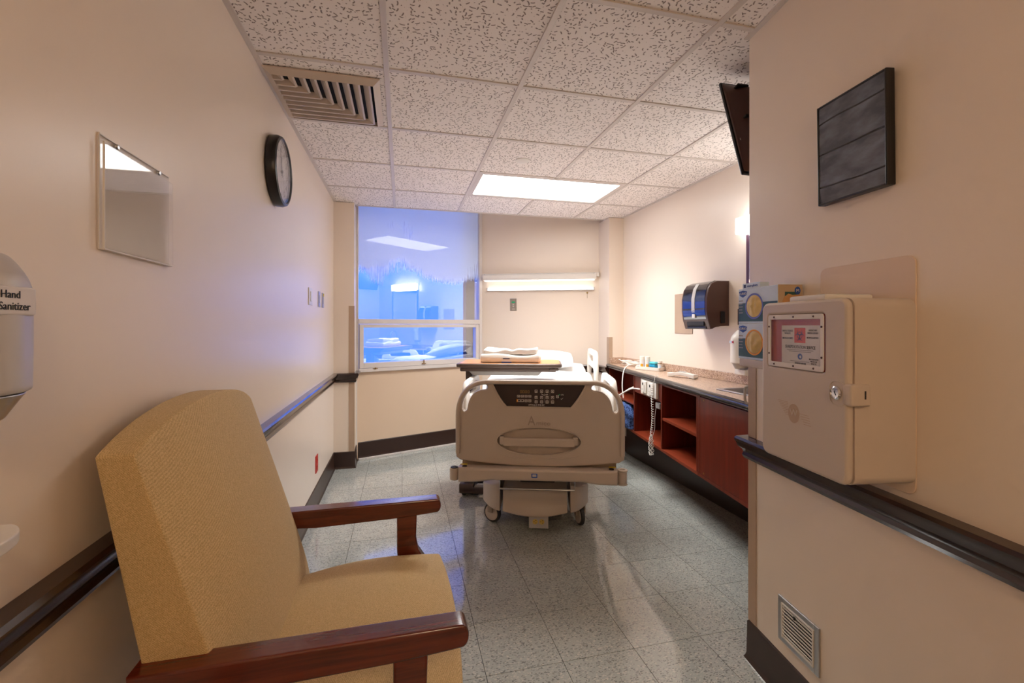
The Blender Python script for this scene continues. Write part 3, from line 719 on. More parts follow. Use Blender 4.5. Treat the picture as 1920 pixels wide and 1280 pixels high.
# ------------------------------------------------------------------ partition fittings
QW = lambda t, z: frame(Qv(t, 0, z), QD)
pc = thing('framed_picture', 'dark abstract print in a thin black frame on the right partition', 'picture', QW(0.5, 1.828))
w, h = 0.116, 0.150
for a in ((-w, -h, -w + .006, h), (w - .006, -h, w, h), (-w + .006, -h, w - .006, -h + .006), (-w + .006, h - .006, w - .006, h)):
    bx('frame_side', (a[0], a[1], 0.001), (a[2], a[3], 0.026), 'black', pc, 0.002)
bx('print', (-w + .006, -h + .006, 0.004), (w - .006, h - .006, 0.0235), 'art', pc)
pc.matrix_world = QW(0.5, 1.828) @ RX(1.5) @ RZ(-0.8) @ T(0, 0, 0.004)
# sharps container cabinet
sp = thing('sharps_cabinet', 'beige locked sharps disposal cabinet with biohazard label on the right partition', 'sharps box', QW(0.508, 0.918))
shape2d('back_plate', [rrect(-0.143, -0.028, 0.160, 0.570, 0.022)], 0.004, 'plate', sp, 0.0012, T(0, 0, 0.0022))
w2 = 0.1605
fx0, fx1, fy0, fy1 = -0.118, 0.118, 0.215, 0.415
wl_, wr_, wb_, wt_ = -0.127, 0.088, 0.272, 0.425
outer = rrect(-w2, 0.0, w2, 0.462, 0.024)
shape2d('door', [outer, rrect(wl_, wb_, wr_, wt_, 0.008)], 0.020, 'sharps', sp, 0.008, T(0, 0, 0.177))
bm = bmesh.new(); prism(bm, rrect(-w2, 0.0, w2, 0.462, 0.022), 0.0045, 0.167); finish(bm, 'body', 'sharps', sp)
bx('bin', (wl_ + .001, wb_ + .001, 0.1675), (wr_ - .001, wt_ - .001, 0.1805), 'redbin', sp)
wf = shape2d('window_frame', [rrect(wl_, wb_, wr_, wt_, 0.008), rrect(wl_ + .010, wb_ + .014, wr_ - .010, wt_ - .014, 0.003)], 0.004, 'card', sp, 0.001, T(0, 0, 0.187))
for x, y in ((-0.10, wt_ - .007), (-0.02, wt_ - .007), (0.055, wt_ - .007), (-0.10, wb_ + .007), (-0.02, wb_ + .007), (0.055, wb_ + .007), (wl_ + .005, 0.39), (wl_ + .005, 0.31), (wr_ - .005, 0.39), (wr_ - .005, 0.31)):
    lt('rivet', [(0.003, 0.189), (0.0025, 0.1905), (0, 0.191)], 'darkbrown', wf, 10, T(x, y, 0))
bx('clear_window', (wl_ + .002, wb_ + .002, 0.1845), (wr_ - .002, wt_ - .002, 0.1855), 'acrylic', sp)
lb = bx('label', (-0.066, wb_ + .010, 0.1708), (0.080, 0.394, 0.1716), 'card', sp)
LZ = 0.1719
lb.location = (-0.010, 0.0, 0.0105)
bx('hazard_square', (-0.014, 0.345, 0.1716), (0.028, 0.387, 0.1719), 'orange_red', lb)
# biohazard trefoil
bm = bmesh.new()
for k in range(3):
    a0 = rad(90 + 120 * k); cx, cy = 0.007 + 0.0088 * math.cos(a0), 0.366 + 0.0088 * math.sin(a0)
    pts = []
    for s in range(21):
        a = a0 + rad(-140 + 280 * s / 20) + PI
        pts.append((a, s))
    inner = []; outr = []
    for a, s in pts:
        aa = a; wdt = 0.0030 * math.sin(PI * s / 20) + 0.0006
        outr.append(bm.verts.new((cx + 0.0096 * math.cos(aa), cy + 0.0096 * math.sin(aa), 0.1722)))
        inner.append(bm.verts.new((cx + (0.0096 - wdt) * math.cos(aa), cy + (0.0096 - wdt) * math.sin(aa), 0.1722)))
    for i in range(20): bm.faces.new((outr[i], outr[i + 1], inner[i + 1], inner[i]))
rin = [bm.verts.new((0.007 + 0.0085 * math.cos(2 * PI * k / 24), 0.366 + 0.0085 * math.sin(2 * PI * k / 24), 0.1721)) for k in range(24)]
rou = [bm.verts.new((0.007 + 0.0103 * math.cos(2 * PI * k / 24), 0.366 + 0.0103 * math.sin(2 * PI * k / 24), 0.1721)) for k in range(24)]
for k in range(24): bm.faces.new((rou[k], rou[(k + 1) % 24], rin[(k + 1) % 24], rin[k]))
bm.faces.ensure_lookup_table(); finish(bm, 'biohazard_sign', 'navy', lb, 0)
for s_, x, y, sz in (('INFECTIOUS', -0.041, 0.378, 0.0075), ('WASTE', -0.041, 0.371, 0.0075), ('BIOHAZARD', -0.041, 0.357, 0.0075), ('DESECHO', 0.055, 0.380, 0.0065), ('INFECCIOSO', 0.055, 0.373, 0.0065), ('BIOPELIGROSO', 0.054, 0.360, 0.006),
                     ('REGULATED', 0.058, 0.302, 0.006), ('MEDICAL', 0.058, 0.296, 0.006), ('WASTE', 0.058, 0.290, 0.006)):
    text('lettering', s_, sz, 'navy' if x < 0 else 'ink', lb, T(x, y, LZ))
text('title_lettering', 'SHARPS ROTATION SERVICE', 0.0125, 'ink', lb, T(0.007, 0.333, LZ), 0.0006, 'CENTER', 0.72)
for y, wd in ((0.325, 0.05), (0.3205, 0.042), (0.2935, 0.036)): bx('text_line', (0.006 - wd, y - 0.0009, 0.1716), (0.006 + wd, y + 0.0009, 0.1719), 'print_g', lb)
shape2d('recycle_logo', [ellipse(0.008, 0.307, 0.0085, 0.0085, 24), ellipse(0.009, 0.306, 0.004, 0.004, 16)], 0.0004, 'blue_p', lb, 0, T(0, 0, 0.1719))
xb = -0.012
while xb < 0.030:
    wd = random.choice((0.0005, 0.0008, 0.0012)); bx('bar_code_line', (xb, 0.2845, 0.1716), (xb + wd, 0.2905, 0.1719), 'ink', lb); xb += wd + random.choice((0.0006, 0.001))
lk = lt('lock', [(0.017, 0.183), (0.017, 0.190), (0.013, 0.193), (0.0115, 0.191), (0, 0.191)], 'chrome', sp, 28, T(0.128, 0.225, 0))
bx('keyway', (-0.001, -0.006, 0.191), (0.001, 0.006, 0.1915), 'ink', lk, 0, 2, T(0.128, 0.225, 0) @ RZ(25))
bm = bmesh.new(); box(bm, (0.146, 0.198, 0.135), (0.174, 0.252, 0.1885), 0.006, 3); ht = finish(bm, 'latch_tab', 'sharps', sp)
bx('latch_slot', (0.1738, 0.216, 0.150), (0.1746, 0.236, 0.154), 'ink', ht)
shape2d('lock_recess_rim', [rrect(0.106, 0.194, 0.156, 0.256, 0.018), rrect(0.109, 0.197, 0.156, 0.253, 0.016)], 0.004, 'sharps', sp, 0.001, T(0, 0, 0.187))
bx('deposit_slot_lip', (-0.075, 0.459, 0.02), (0.06, 0.478, 0.16), 'white', sp, 0.006)
# embossed emblem on the door
for k in range(9):
    x0 = -0.072 + 0.006 * k * 0.6
    bx('emblem_dash', (-0.086 + 0.004 * k, 0.137 + (8 - k) * 0.0045, 0.1868), (-0.044 + 0.001 * k, 0.1385 + (8 - k) * 0.0045, 0.1874), 'guard', sp)
lg = shape2d('emblem_disc', [ellipse(-0.020, 0.145, 0.022, 0.027, 28)], 0.0008, 'guard', sp, 0, T(0, 0, 0.1872))
text('emblem_letter', 'W', 0.028, 'sharps', lg, T(-0.020, 0.146, 0.1879))
for k in range(5): bx('emblem_dash', (0.002 + 0.004 * k, 0.148 - 0.0065 * k, 0.1868), (0.036 + 0.002 * k, 0.1495 - 0.0065 * k, 0.1874), 'guard', sp)
# glove boxes in a wall rack
gk = thing('glove_rack', 'beige wall rack holding the two glove boxes beside the sharps cabinet', 'rack', QW(0.19, 1.165))
bx('bottom_shelf', (-0.100, -0.004, 0.001), (0.100, 0.024, 0.100), 'sharps', gk, 0.004)
bx('back', (-0.100, 0.020, 0.001), (0.100, 0.26, 0.004), 'sharps', gk, 0.001)
def glovebox(z, label, ring, top):
    o = thing('glove_box', label, 'glove box', QW(0.183, z), 'glove boxes in the wall rack')
    bx('carton', (-0.108, 0.0, 0.005), (0.108, 0.128, 0.092), 'boxblue', o, 0.001, 1)
    bx('green_band', (-0.107, 0.008, 0.092), (0.107, 0.075, 0.0925), 'boxgreen', o)
    rg = shape2d('opening_ring', [ellipse(-0.015, 0.062, 0.050, 0.046), ellipse(-0.015, 0.062, 0.044, 0.040)], 0.0008, ring, o, 0, T(0, 0, 0.0931))
    bm = bmesh.new(); g = []
    for i in range(13):
        for j in range(13):
            a, b = -1 + 2 * i / 12, -1 + 2 * j / 12; rr = math.hypot(a, b)
            zz = 0.093 + max(0, 1 - rr ** 3) * (0.006 + 0.006 * mnoise.noise(Vector((a * 3, b * 1.6, z * 7))))
            s = max(abs(a), abs(b)) / max(rr, 1e-6) if rr > 0 else 1
            g.append(bm.verts.new((-0.015 + 0.043 * a * s, 0.062 + 0.039 * b * s, zz)))
    for i in range(12):
        for j in range(12): bm.faces.new((g[i * 13 + j], g[(i + 1) * 13 + j], g[(i + 1) * 13 + j + 1], g[i * 13 + j + 1]))
    finish(bm, 'glove', 'glove', o, 60)
    shape2d('brand_shield', [[(-0.104, 0.118), (-0.080, 0.122), (-0.056, 0.118), (-0.060, 0.104), (-0.080, 0.096), (-0.100, 0.104)]], 0.0006, 'blue_p', o, 0, T(0, 0, 0.0926))
    text('brand_lettering', 'CURAD', 0.012, 'print_w', o, T(-0.080, 0.110, 0.0932))
    for k in range(5): bx('text_line', (-0.104, 0.082 - 0.011 * k, 0.0925), (-0.080 - 0.003 * (k % 2), 0.086 - 0.011 * k, 0.0929), 'print_g', o)
    if top:
        fp = bx('lifted_flap', (-0.080, 0.126, 0.060), (0.02, 0.146, 0.094), 'boxblue', o, 0.001); text('flap_lettering', 'exam gloves', 0.012, 'blue_p', fp, T(-0.022, 0.136, 0.0944)); bx('flap_square', (-0.072, 0.130, 0.094), (-0.060, 0.142, 0.0944), 'navy', fp)
        e = bx('end_panel', (0.108, 0.0, 0.006), (0.1088, 0.128, 0.091), 'boxtan', o)
        EM = Matrix(((0, 0, 1, 0.109), (0, 1, 0, 0), (-1, 0, 0, 0), (0, 0, 0, 1)))
        bx('hand_backdrop', (-0.068, 0.040, 0.0), (-0.018, 0.104, 0.0005), 'boxgreen', e, 0, 2, EM)
        ds = shape2d('size_disc', [ellipse(-0.024, 0.108, 0.010, 0.013, 24)], 0.0008, 'blue_p', e, 0, EM @ T(0, 0, 0.0008)); text('size_letter', 'M', 0.015, 'print_w', ds, EM @ T(-0.024, 0.108, 0.0016))
        shape2d('printed_hand', [[(-0.080, 0.066), (-0.070, 0.088), (-0.056, 0.098), (-0.042, 0.094), (-0.016, 0.096), (-0.012, 0.074), (-0.030, 0.064), (-0.044, 0.060), (-0.056, 0.066), (-0.066, 0.066), (-0.076, 0.058)]], 0.0006, 'skin', e, 0, EM @ T(0, 0, 0.001))
    return o
glovebox(1.189, 'lower glove box with orange ringed opening', 'orange', False)
glovebox(1.318, 'upper glove box with violet ringed opening and lifted flap', 'violet', True)
# floor-level vent
vg = thing('wall_vent', 'steel-framed louvred vent low on the right partition', 'vent', QW(0.268, 0.280))
for a in ((-0.094, -0.078, -0.074, 0.078), (0.074, -0.078, 0.094, 0.078), (-0.074, -0.078, 0.074, -0.060), (-0.074, 0.060, 0.074, 0.078)):
    bx('frame_side', (a[0], a[1], 0.0), (a[2], a[3], 0.007), 'steel', vg, 0.002)
bx('back', (-0.074, -0.060, 0.0005), (0.074, 0.060, 0.0015), 'dark', vg)
for a in ((-0.074, -0.060, -0.068, 0.060), (0.068, -0.060, 0.074, 0.060), (-0.068, 0.054, 0.068, 0.060), (-0.068, -0.060, 0.068, -0.054)): bx('inner_frame', (a[0], a[1], 0.001), (a[2], a[3], 0.010), 'white', vg, 0.001)
for k in range(9):
    bx('slat', (-0.068, -0.0048, 0.0), (0.068, 0.0048, 0.0016), 'white', vg, 0, 2, T(0, -0.047 + 0.0117 * k, 0.0065) @ RX(24))
bx('lever', (-0.012, 0.040, 0.008), (-0.004, 0.050, 0.013), 'black', vg, 0.001)
tag(tb('corner_pull', spline([(1.345, 1.505, 1.000), (1.338, 1.520, 1.003), (1.334, 1.526, 1.015), (1.334, 1.526, 1.055), (1.338, 1.520, 1.067), (1.345, 1.505, 1.070)], 5), 0.005, 'greyp'), 'small grey loop handle sticking out past the partition corner', 'handle')

# ------------------------------------------------------------------ television behind the partition
tv = thing('television', 'dark flat television on a bracket by the ceiling, seen from behind', 'television', T(1.394, 1.66, 2.185) @ RX(-17))
bx('screen_frame', (0.0, 0.018, -0.24), (0.74, 0.032, 0.24), 'black', tv, 0.006)
bx('screen', (0.02, 0.0315, -0.22), (0.72, 0.033, 0.22), 'panel', tv)
def tvb(a, b, c): 
    k = 0.15 * c
    return (0.006 + 0.728 * a, 0.018 - c * (0.010 + 0.050 * min(1, max(0, (min(a, 1 - a) - 0.03) / 0.08))), -0.234 + 0.468 * b + (0.10 if b < .5 else -0.06) * c * (1 if True else 0))
bc = subsurf(finish(mbox(tvb, 14, 3, 2, 0.015, 0.03, 0.2), 'back_cover', 'darkbrown', tv), 1)
for z in (0.185, 0.02): bx('vent_slot', (0.045, -0.030, z), (0.10, 0.0, z + 0.010), 'ink', tv, 0.002)
for k, z in enumerate((-0.075, -0.105)): lt('button', [(0.010, 0.0), (0.009, 0.004), (0.007, 0.004), (0.006, 0.002), (0, 0.002)], 'greyp', tv, 16, T(0.026 + 0.004 * k, 0.008, z) @ RX(90))
for k in range(4): lt('port', [(0.004, 0.0), (0.0035, 0.002), (0, 0.002)], 'print_w', tv, 10, T(0.030 + 0.003 * k, 0.008, -0.13 - 0.016 * k) @ RX(90))
bx('red_sticker', (0.075, -0.050, 0.03), (0.11, -0.020, 0.06), 'red', tv)
bx('wall_arm', (0.33, -0.135, -0.03), (0.41, -0.03, 0.03), 'black', tv, 0.004)

# ------------------------------------------------------------------ right wall fittings
RW = lambda y, z: frame((XR, y, z), (0, -1, 0))
tag(bx('wall_plate', (-0.12, -0.166, 0.0), (0.12, 0.166, 0.005), 'guard', None, 0.002, 2, RW(3.283, 1.407)), 'blank beige plate on the wall behind the paper towel dispenser', 'wall plate')
pt = thing('towel_dispenser', 'dark paper towel dispenser with smoked front on the right wall', 'dispenser', RW(2.895, 1.455))
prof = [(0, -0.149), (0.12, -0.149), (0.13, -0.168), (0.155, -0.172), (0.172, -0.11), (0.186, -0.04), (0.186, 0.05), (0.170, 0.12), (0.145, 0.155), (0.10, 0.172), (0.0, 0.174)]
SIDE = Matrix(((0, 0, 1, 0), (0, 1, 0, 0), (1, 0, 0, 0), (0, 0, 0, 1)))
bm = bmesh.new(); prism(bm, prof, -0.148, 0.148)
bmesh.ops.bevel(bm, geom=[e_ for e_ in bm.edges if abs(e_.verts[0].co.z - e_.verts[1].co.z) < 1e-5], offset=0.008, segments=2, profile=.5, affect='EDGES', clamp_overlap=True)
finish(bm, 'housing', 'darkbrown', pt, 35, SIDE)
fprof = [(0.176, -0.10), (0.189, -0.04), (0.189, 0.05), (0.173, 0.121), (0.148, 0.157), (0.10, 0.1755), (0.10, 0.170), (0.14, 0.15), (0.18, 0.05), (0.18, -0.04), (0.168, -0.10)]
bm = bmesh.new(); prism(bm, fprof, -0.128, 0.128); finish(bm, 'smoked_lens', 'reflens', pt, 35, SIDE)
sprof = [(0.178, -0.07), (0.1915, -0.03), (0.1915, 0.05), (0.1755, 0.1215), (0.150, 0.159), (0.148, 0.155), (0.172, 0.12), (0.188, 0.05), (0.188, -0.03), (0.175, -0.07)]
bm = bmesh.new(); prism(bm, sprof, -0.018, 0.018); finish(bm, 'window_strip', 'greyp', pt, 35, SIDE)
bx('outlet_mouth', (-0.10, -0.150, 0.10), (0.10, -0.115, 0.176), 'ink', pt, 0.008)
bx('sticker', (-0.016, -0.090, 0.174), (0.016, -0.062, 0.188), 'card', pt); text('lettering', 'Tork', 0.02, 'print_w', pt, T(0.0, -0.045, 0.1905))
bx('lip', (-0.11, -0.170, 0.135), (0.11, -0.150, 0.165), 'black', pt, 0.006)
lv = bx('side_latch', (0.146, -0.130, 0.04), (0.156, -0.045, 0.075), 'black', pt, 0.004)
so = thing('soap_dispenser', 'white wall soap dispenser with grey pump above the counter', 'dispenser', RW(2.58, 1.145))
def sob(a, b, c):
    x = -0.055 + 0.110 * a; y = -0.09 + 0.222 * b
    return (x * (1 - 0.12 * b * b), y, c * (0.115 - 0.03 * (2 * a - 1) ** 2 - 0.05 * max(0, b - 0.8) / 0.2))
subsurf(finish(mbox(sob, 5, 6, 3, 0.08, 0.05, 0.12), 'cover', 'white', so))
def sop(a, b, c):
    x = -0.048 + 0.096 * a; y = -0.088 - 0.04 * b * (1 - 0.4 * (2 * a - 1) ** 2)
    return (x * (1 - 0.15 * b), y, 0.012 + c * (0.098 - 0.03 * (2 * a - 1) ** 2 - 0.02 * b))
subsurf(finish(mbox(sop, 4, 3, 3, 0.1, 0.1, 0.12), 'pump_button', 'greytray', so))
bx('brand_mark', (-0.026, 0.045, 0.108), (0.006, 0.062, 0.1165), 'boxblue', so); bx('red_mark', (-0.002, 0.046, 0.110), (0.009, 0.060, 0.1172), 'red', so)
bx('wall_bracket', (-0.05, -0.17, 0.0), (0.05, -0.13, 0.06), 'white', so, 0.01)
ob2 = thing('wall_outlet', 'dark framed outlet on the right wall beside the glove boxes', 'outlet', RW(2.615, 1.369))
bx('plate', (-0.045, -0.055, 0), (0.045, 0.055, 0.006), 'darkbrown', ob2, 0.002); bx('receptacle', (-0.02, -0.035, 0.006), (0.02, 0.035, 0.009), 'white', ob2, 0.003)
mi = thing('wall_mirror', 'plum-edged mirror over the sink, seen edge-on beside the partition', 'mirror', RW(2.23, 1.66))
bx('glass', (-0.31, -0.28, 0.012), (0.31, 0.28, 0.020), 'mirror', mi)
for a in ((-0.33, -0.30, -0.31, 0.30), (0.31, -0.30, 0.33, 0.30), (-0.31, -0.30, 0.31, -0.28), (-0.31, 0.28, 0.31, 0.30)): bx('frame_side', (a[0], a[1], 0), (a[2], a[3], 0.024), 'plum', mi, 0.002)
va = thing('vanity_light', 'glowing boxy lamp above the mirror beside the partition', 'wall lamp', RW(2.27, 1.972))
bx('back_plate', (-0.30, -0.05, 0), (0.30, 0.05, 0.02), 'white', va, 0.003)
bx('lens', (-0.305, -0.055, 0.02), (0.305, 0.055, 0.10), 'vanity', va, 0.008)

# ------------------------------------------------------------------ head wall fittings
HW = lambda s, z: frame(HP + HD * s + Vector((0, 0, z)), HD)
ol = thing('overbed_light', 'long white wall lamp with glowing lower edge above the bed head', 'wall lamp', HW(0.66, 1.845))
bx('wall_channel', (-0.650, 0.000, 0.0), (0.655, 0.045, 0.07), 'white', ol, 0.003)
bx('housing', (-0.640, -0.030, 0.012), (0.625, 0.030, 0.085), 'white', ol, 0.006)
bx('lens', (-0.620, -0.040, 0.024), (0.605, -0.0305, 0.076), 'tube', ol, 0.003)
for x in (-0.62, 0.60): lt('screw', [(0.006, 0.07), (0.005, 0.073), (0, 0.0735)], 'steel', ol, 10, T(x, 0.036, 0))
orl = thing('reading_light', 'slim glowing lamp bar on the wall below the long lamp', 'wall lamp', HW(0.66, 1.716))
bx('housing', (-0.600, -0.018, 0.0), (0.605, -0.012, 0.030), 'greyp', orl, 0.002)
bx('end_cap', (-0.603, -0.018, 0.0), (-0.592, 0.018, 0.032), 'greyp', orl, 0.002); bx('end_cap', (0.596, -0.018, 0.0), (0.607, 0.018, 0.032), 'greyp', orl, 0.002)
bx('lens', (-0.592, -0.012, 0.001), (0.596, 0.012, 0.028), 'tube', orl, 0.004)
nc = thing('call_plate', 'grey nurse call plate with green mark on the bed head wall', 'call plate', HW(0.36, 1.543))
bx('plate', (-0.038, -0.070, 0), (0.038, 0.070, 0.006), 'steel', nc, 0.002); bx('green_label', (-0.018, 0.020, 0.006), (0.018, 0.036, 0.0075), 'green', nc)
for y in (0.002, -0.020): lt('jack', [(0.007, 0.006), (0.007, 0.010), (0.004, 0.010), (0, 0.009)], 'cream', nc, 14, T(0, y, 0))
bx('text_line', (-0.016, -0.052, 0.006), (0.016, -0.046, 0.0066), 'print_w', nc)
hk = thing('pull_chain', 'small brass pull chain knob below the lamp bar', 'pull chain', HW(1.188, 1.669))
lt('knob', [(0.004, 0.0), (0.010, 0.008), (0.010, 0.016), (0.0, 0.022)], 'brass', hk, 14)
tb('chain', [(0, 0, 0.012), (0, -0.03, 0.013), (0, -0.06, 0.012)], 0.0018, 'brass', hk, 6)

# ------------------------------------------------------------------ counter and cabinets (front runs x = 1.465 + 0.147 y)
def cx(y, off=0.0): return 1.465 + 0.147 * y - off
def cpoly(y0, y1, off, back=XR): return [(cx(y0, off), y0), (back, y0), (back, y1), (cx(y1, off), y1)]
ct = thing('countertop', 'speckled tan laminate worktop with dark rounded front edge', 'worktop', T(2.0, 2.9, 0.9))
def cw(o, par): o.matrix_parent_inverse = par.matrix_basis.inverted(); return o
SK = (1.92, 1.80, 2.17, 2.42)       # sink opening
cw(pr('top', [(cx(1.502, .0), 1.502), (XR - .001, 1.502), (XR - .001, SK[1]), (cx(SK[1], .0), SK[1])], 0.872, 0.910, 'counter', ct), ct)
cw(pr('top_section', [(cx(SK[1]), SK[1]), (SK[0], SK[1]), (SK[0], SK[3]), (cx(SK[3]), SK[3])], 0.872, 0.910, 'counter', ct), ct)
cw(pr('top_section', [(SK[2], SK[1]), (XR - .001, SK[1]), (XR - .001, SK[3]), (SK[2], SK[3])], 0.872, 0.910, 'counter', ct), ct)
cw(pr('top_section', [(cx(SK[3]), SK[3]), (XR - .001, SK[3]), (XR - .001, 4.328), (cx(4.328), 4.328)], 0.872, 0.910, 'counter', ct), ct)
bm = bmesh.new(); sweep(bm, [(0.0, 0.866), (0.016, 0.868), (0.025, 0.876), (0.028, 0.888), (0.026, 0.900), (0.018, 0.909), (0.006, 0.9112), (0.0, 0.9112)], [(cx(4.328), 4.328, 0), (cx(1.502), 1.502, 0)])
cw(finish(bm, 'front_edge', 'bullnose', ct, 60), ct)
cw(bx('backsplash', (XR - 0.020, 1.502, 0.911), (XR - 0.001, 4.31, 0.974), 'counter', ct, 0.003), ct)
cw(bx('backsplash_return', (2.112, 4.309, 0.911), (XR - 0.001, 4.328, 0.974), 'counter', ct, 0.003), ct)
def cab(name, label, y0, y1):
    c = thing(name, label, 'cabinet', T(cx((y0 + y1) / 2), (y0 + y1) / 2, 0.353)); return c
oc = cab('open_cabinet', 'wall-hung mahogany cabinet of open shelves under the worktop', 2.505, 4.32)
def ppart(name, poly, z0, z1, m, par, bev=0.0015): return cw(pr(name, poly, z0, z1, m, par, bev), par)
yd = [2.505, 3.035, 3.60, 4.32]
ppart('bottom_panel', cpoly(2.505, 4.32, 0.0), 0.353, 0.374, 'mahog_in', oc)
ppart('back_panel', [(XR - .014, 2.505), (XR - .002, 2.505), (XR - .002, 4.32), (XR - .014, 4.32)], 0.374, 0.866, 'mahog', oc)
for y in (2.505, 3.035, 3.60, 4.302):
    ppart('divider', [(cx(y), y), (XR - .015, y), (XR - .015, y + 0.018), (cx(y + .018), y + 0.018)], 0.3745, 0.866, 'mahog', oc)
ppart('shelf', [(cx(2.524, -.004), 2.524), (XR - .015, 2.524), (XR - .015, 3.034), (cx(3.034, -.004), 3.034)], 0.592, 0.612, 'mahog_in', oc)
ppart('shelf', [(cx(3.619, -.004), 3.619), (XR - .015, 3.619), (XR - .015, 4.300), (cx(4.300, -.004), 4.300)], 0.600, 0.618, 'mahog_in', oc)
ppart('outlet_backing', [(cx(3.054, -.004), 3.054), (cx(3.054, -.022), 3.054), (cx(3.598, -.022), 3.598), (cx(3.598, -.004), 3.598)], 0.724, 0.865, 'mahog', oc)
ppart('top_rail', [(cx(2.524, -.002), 2.524), (cx(2.524, -.02), 2.524), (cx(3.034, -.02), 3.034), (cx(3.034, -.002), 3.034)], 0.852, 0.866, 'mahog', oc)
sc_ = cab('sink_cabinet', 'wall-hung mahogany cabinet with plain door below the sink', 1.502, 2.503)
ppart('body', cpoly(1.503, 2.503, -0.020), 0.353, 0.752, 'mahog', sc_)
dr = ppart('door', [(cx(1.52), 1.52), (cx(1.52, -.018), 1.52), (cx(2.478, -.018), 2.478), (cx(2.478), 2.478)], 0.376, 0.858, 'mahog', sc_, 0.002)
ppart('bottom_rail', [(cx(1.503), 1.503), (cx(1.503, -.019), 1.503), (cx(2.503, -.019), 2.503), (cx(2.503), 2.503)], 0.353, 0.374, 'mahog', sc_)
ppart('stile', [(cx(2.480), 2.480), (cx(2.480, -.019), 2.480), (cx(2.503, -.019), 2.503), (cx(2.503), 2.503)], 0.375, 0.866, 'mahog', sc_)
for z in (0.845, 0.390):
    o = lt('screw_cap', [(0.006, 0), (0.005, 0.002), (0, 0.0025)], 'brass', sc_, 12, frame((cx(2.43), 2.43, z), (-0.1454, -0.9894, 0))); cw(o, sc_)
# sink and faucet
sk = thing('sink', 'stainless steel drop-in sink half hidden by the partition', 'sink', T(2.045, 2.11, 0.911))
SX, SY = (SK[2] - SK[0]) / 2, (SK[3] - SK[1]) / 2
shape2d('rim', [rrect(-SX - .018, -SY - .018, SX + .018, SY + .018, 0.03), rrect(-SX + .012, -SY + .012, SX - .012, SY - .012, 0.03)], 0.004, 'steel', sk, 0.0015, T(0, 0, 0.003))
bm = bmesh.new(); rings = []
for r_, z in ((0.012, 0.003), (0.016, -0.02), (0.022, -0.13), (0.05, -0.15)):
    rings.append([bm.verts.new((x, y, z)) for x, y in rrect(-SX + r_, -SY + r_, SX - r_, SY - r_, 0.03)])
for a, b in zip(rings, rings[1:]):
    for k in range(len(a)): bm.faces.new((a[k], a[(k + 1) % len(a)], b[(k + 1) % len(a)], b[k]))
bm.faces.new(rings[-1]); finish(bm, 'basin', 'steel', sk)
fc = thing('faucet', 'chrome gooseneck faucet behind the sink', 'faucet', T(2.215, 2.05, 0.911))
tb('gooseneck', spline([(0, 0, 0), (0, 0, 0.20), (-0.02, 0, 0.27), (-0.07, 0, 0.295), (-0.12, 0, 0.26), (-0.13, 0, 0.20)], 6), 0.010, 'chrome', fc, 12)
lt('base', [(0.026, 0), (0.024, 0.012), (0.012, 0.02)], 'chrome', fc, 20)
tb('lever', [(0, 0.02, 0.03), (0.0, 0.075, 0.045)], 0.006, 'chrome', fc, 8)

# outlet panel on the cabinet front
cf = lambda y, z, off=0.0: frame((cx(y, off), y, z), (-0.1454, -0.9894, 0))
op = thing('outlet_panel', 'cream double outlet panel mounted under the worktop edge', 'outlet', cf(3.255, 0.805, -0.003))
bx('plate', (-0.155, -0.064, 0.0), (0.155, 0.059, 0.020), 'cream', op, 0.003)
for x in (-0.070, 0.075):
    r = bx('receptacle', (x - 0.048, -0.048, 0.020), (x + 0.048, 0.048, 0.032), 'cream', op, 0.005)
    lt('socket', [(0.012, 0.0), (0.011, 0.002), (0, 0.002)], 'ink', r, 14, T(x - 0.012, 0.024, 0.0315)); bx('rocker', (x + 0.004, -0.034, 0.032), (x + 0.022, 0.020, 0.036), 'white', r, 0.002)
    for k in (-1, 1): bx('slot', (x - 0.022 + 0.008 * k, -0.026, 0.032), (x - 0.0195 + 0.008 * k, -0.016, 0.0325), 'ink', r)
tag(bx('power_adapter', (-0.03, -0.026, 0.0), (0.045, 0.02, 0.045), 'greytray', None, 0.006, 2, cf(3.12, 0.690, -0.045)), 'small grey power adapter under the outlet panel', 'adapter')
# cords
def wp(y, z, off): return (cx(y, off), y, z)
tag(tb('electric_cord', spline([wp(3.40, 0.775, 0.030), wp(3.47, 0.772, 0.07), wp(3.52, 0.745, 0.11), wp(3.57, 0.70, 0.17), wp(3.60, 0.685, 0.25), wp(3.62, 0.675, 0.33)], 8), 0.0065, 'cream'), 'thick cream power cord plugged into the outlet panel', 'cord')
tag(tb('charger_cord', spline([wp(3.605, 0.765, 0.005), wp(3.63, 0.74, 0.05), wp(3.66, 0.68, 0.12), wp(3.68, 0.60, 0.18), wp(3.70, 0.50, 0.2)], 8), 0.005, 'cream'), 'thin cream cord looping down past the open shelf', 'cord')
tag(tb('device_cord', spline([(2.19, 3.86, 0.935), (2.12, 3.84, 0.945), (2.03, 3.80, 0.93), (1.985, 3.77, 0.90), (1.955, 3.74, 0.84), (1.93, 3.70, 0.75), (1.92, 3.66, 0.66)], 8), 0.005, 'cream'), 'cream cord draped over the worktop edge', 'cord')
cc = []
for k in range(70):
    a = k * 0.42; cc.append((2.16 + 0.045 * math.cos(a * 1.0) + 0.025 * math.sin(a * 0.37) - 0.0, 3.98 + 0.10 * math.sin(a * 0.9) + 0.04 * math.cos(a * 0.23), 0.920 + 0.014 * (1 + math.sin(a * 0.71)) + 0.012 * (1 + math.cos(a * 1.3))))
tag(tb('cord_bundle', spline(cc, 2), 0.0042, 'cream'), 'tangled bundle of cream cords at the far end of the worktop', 'cord')
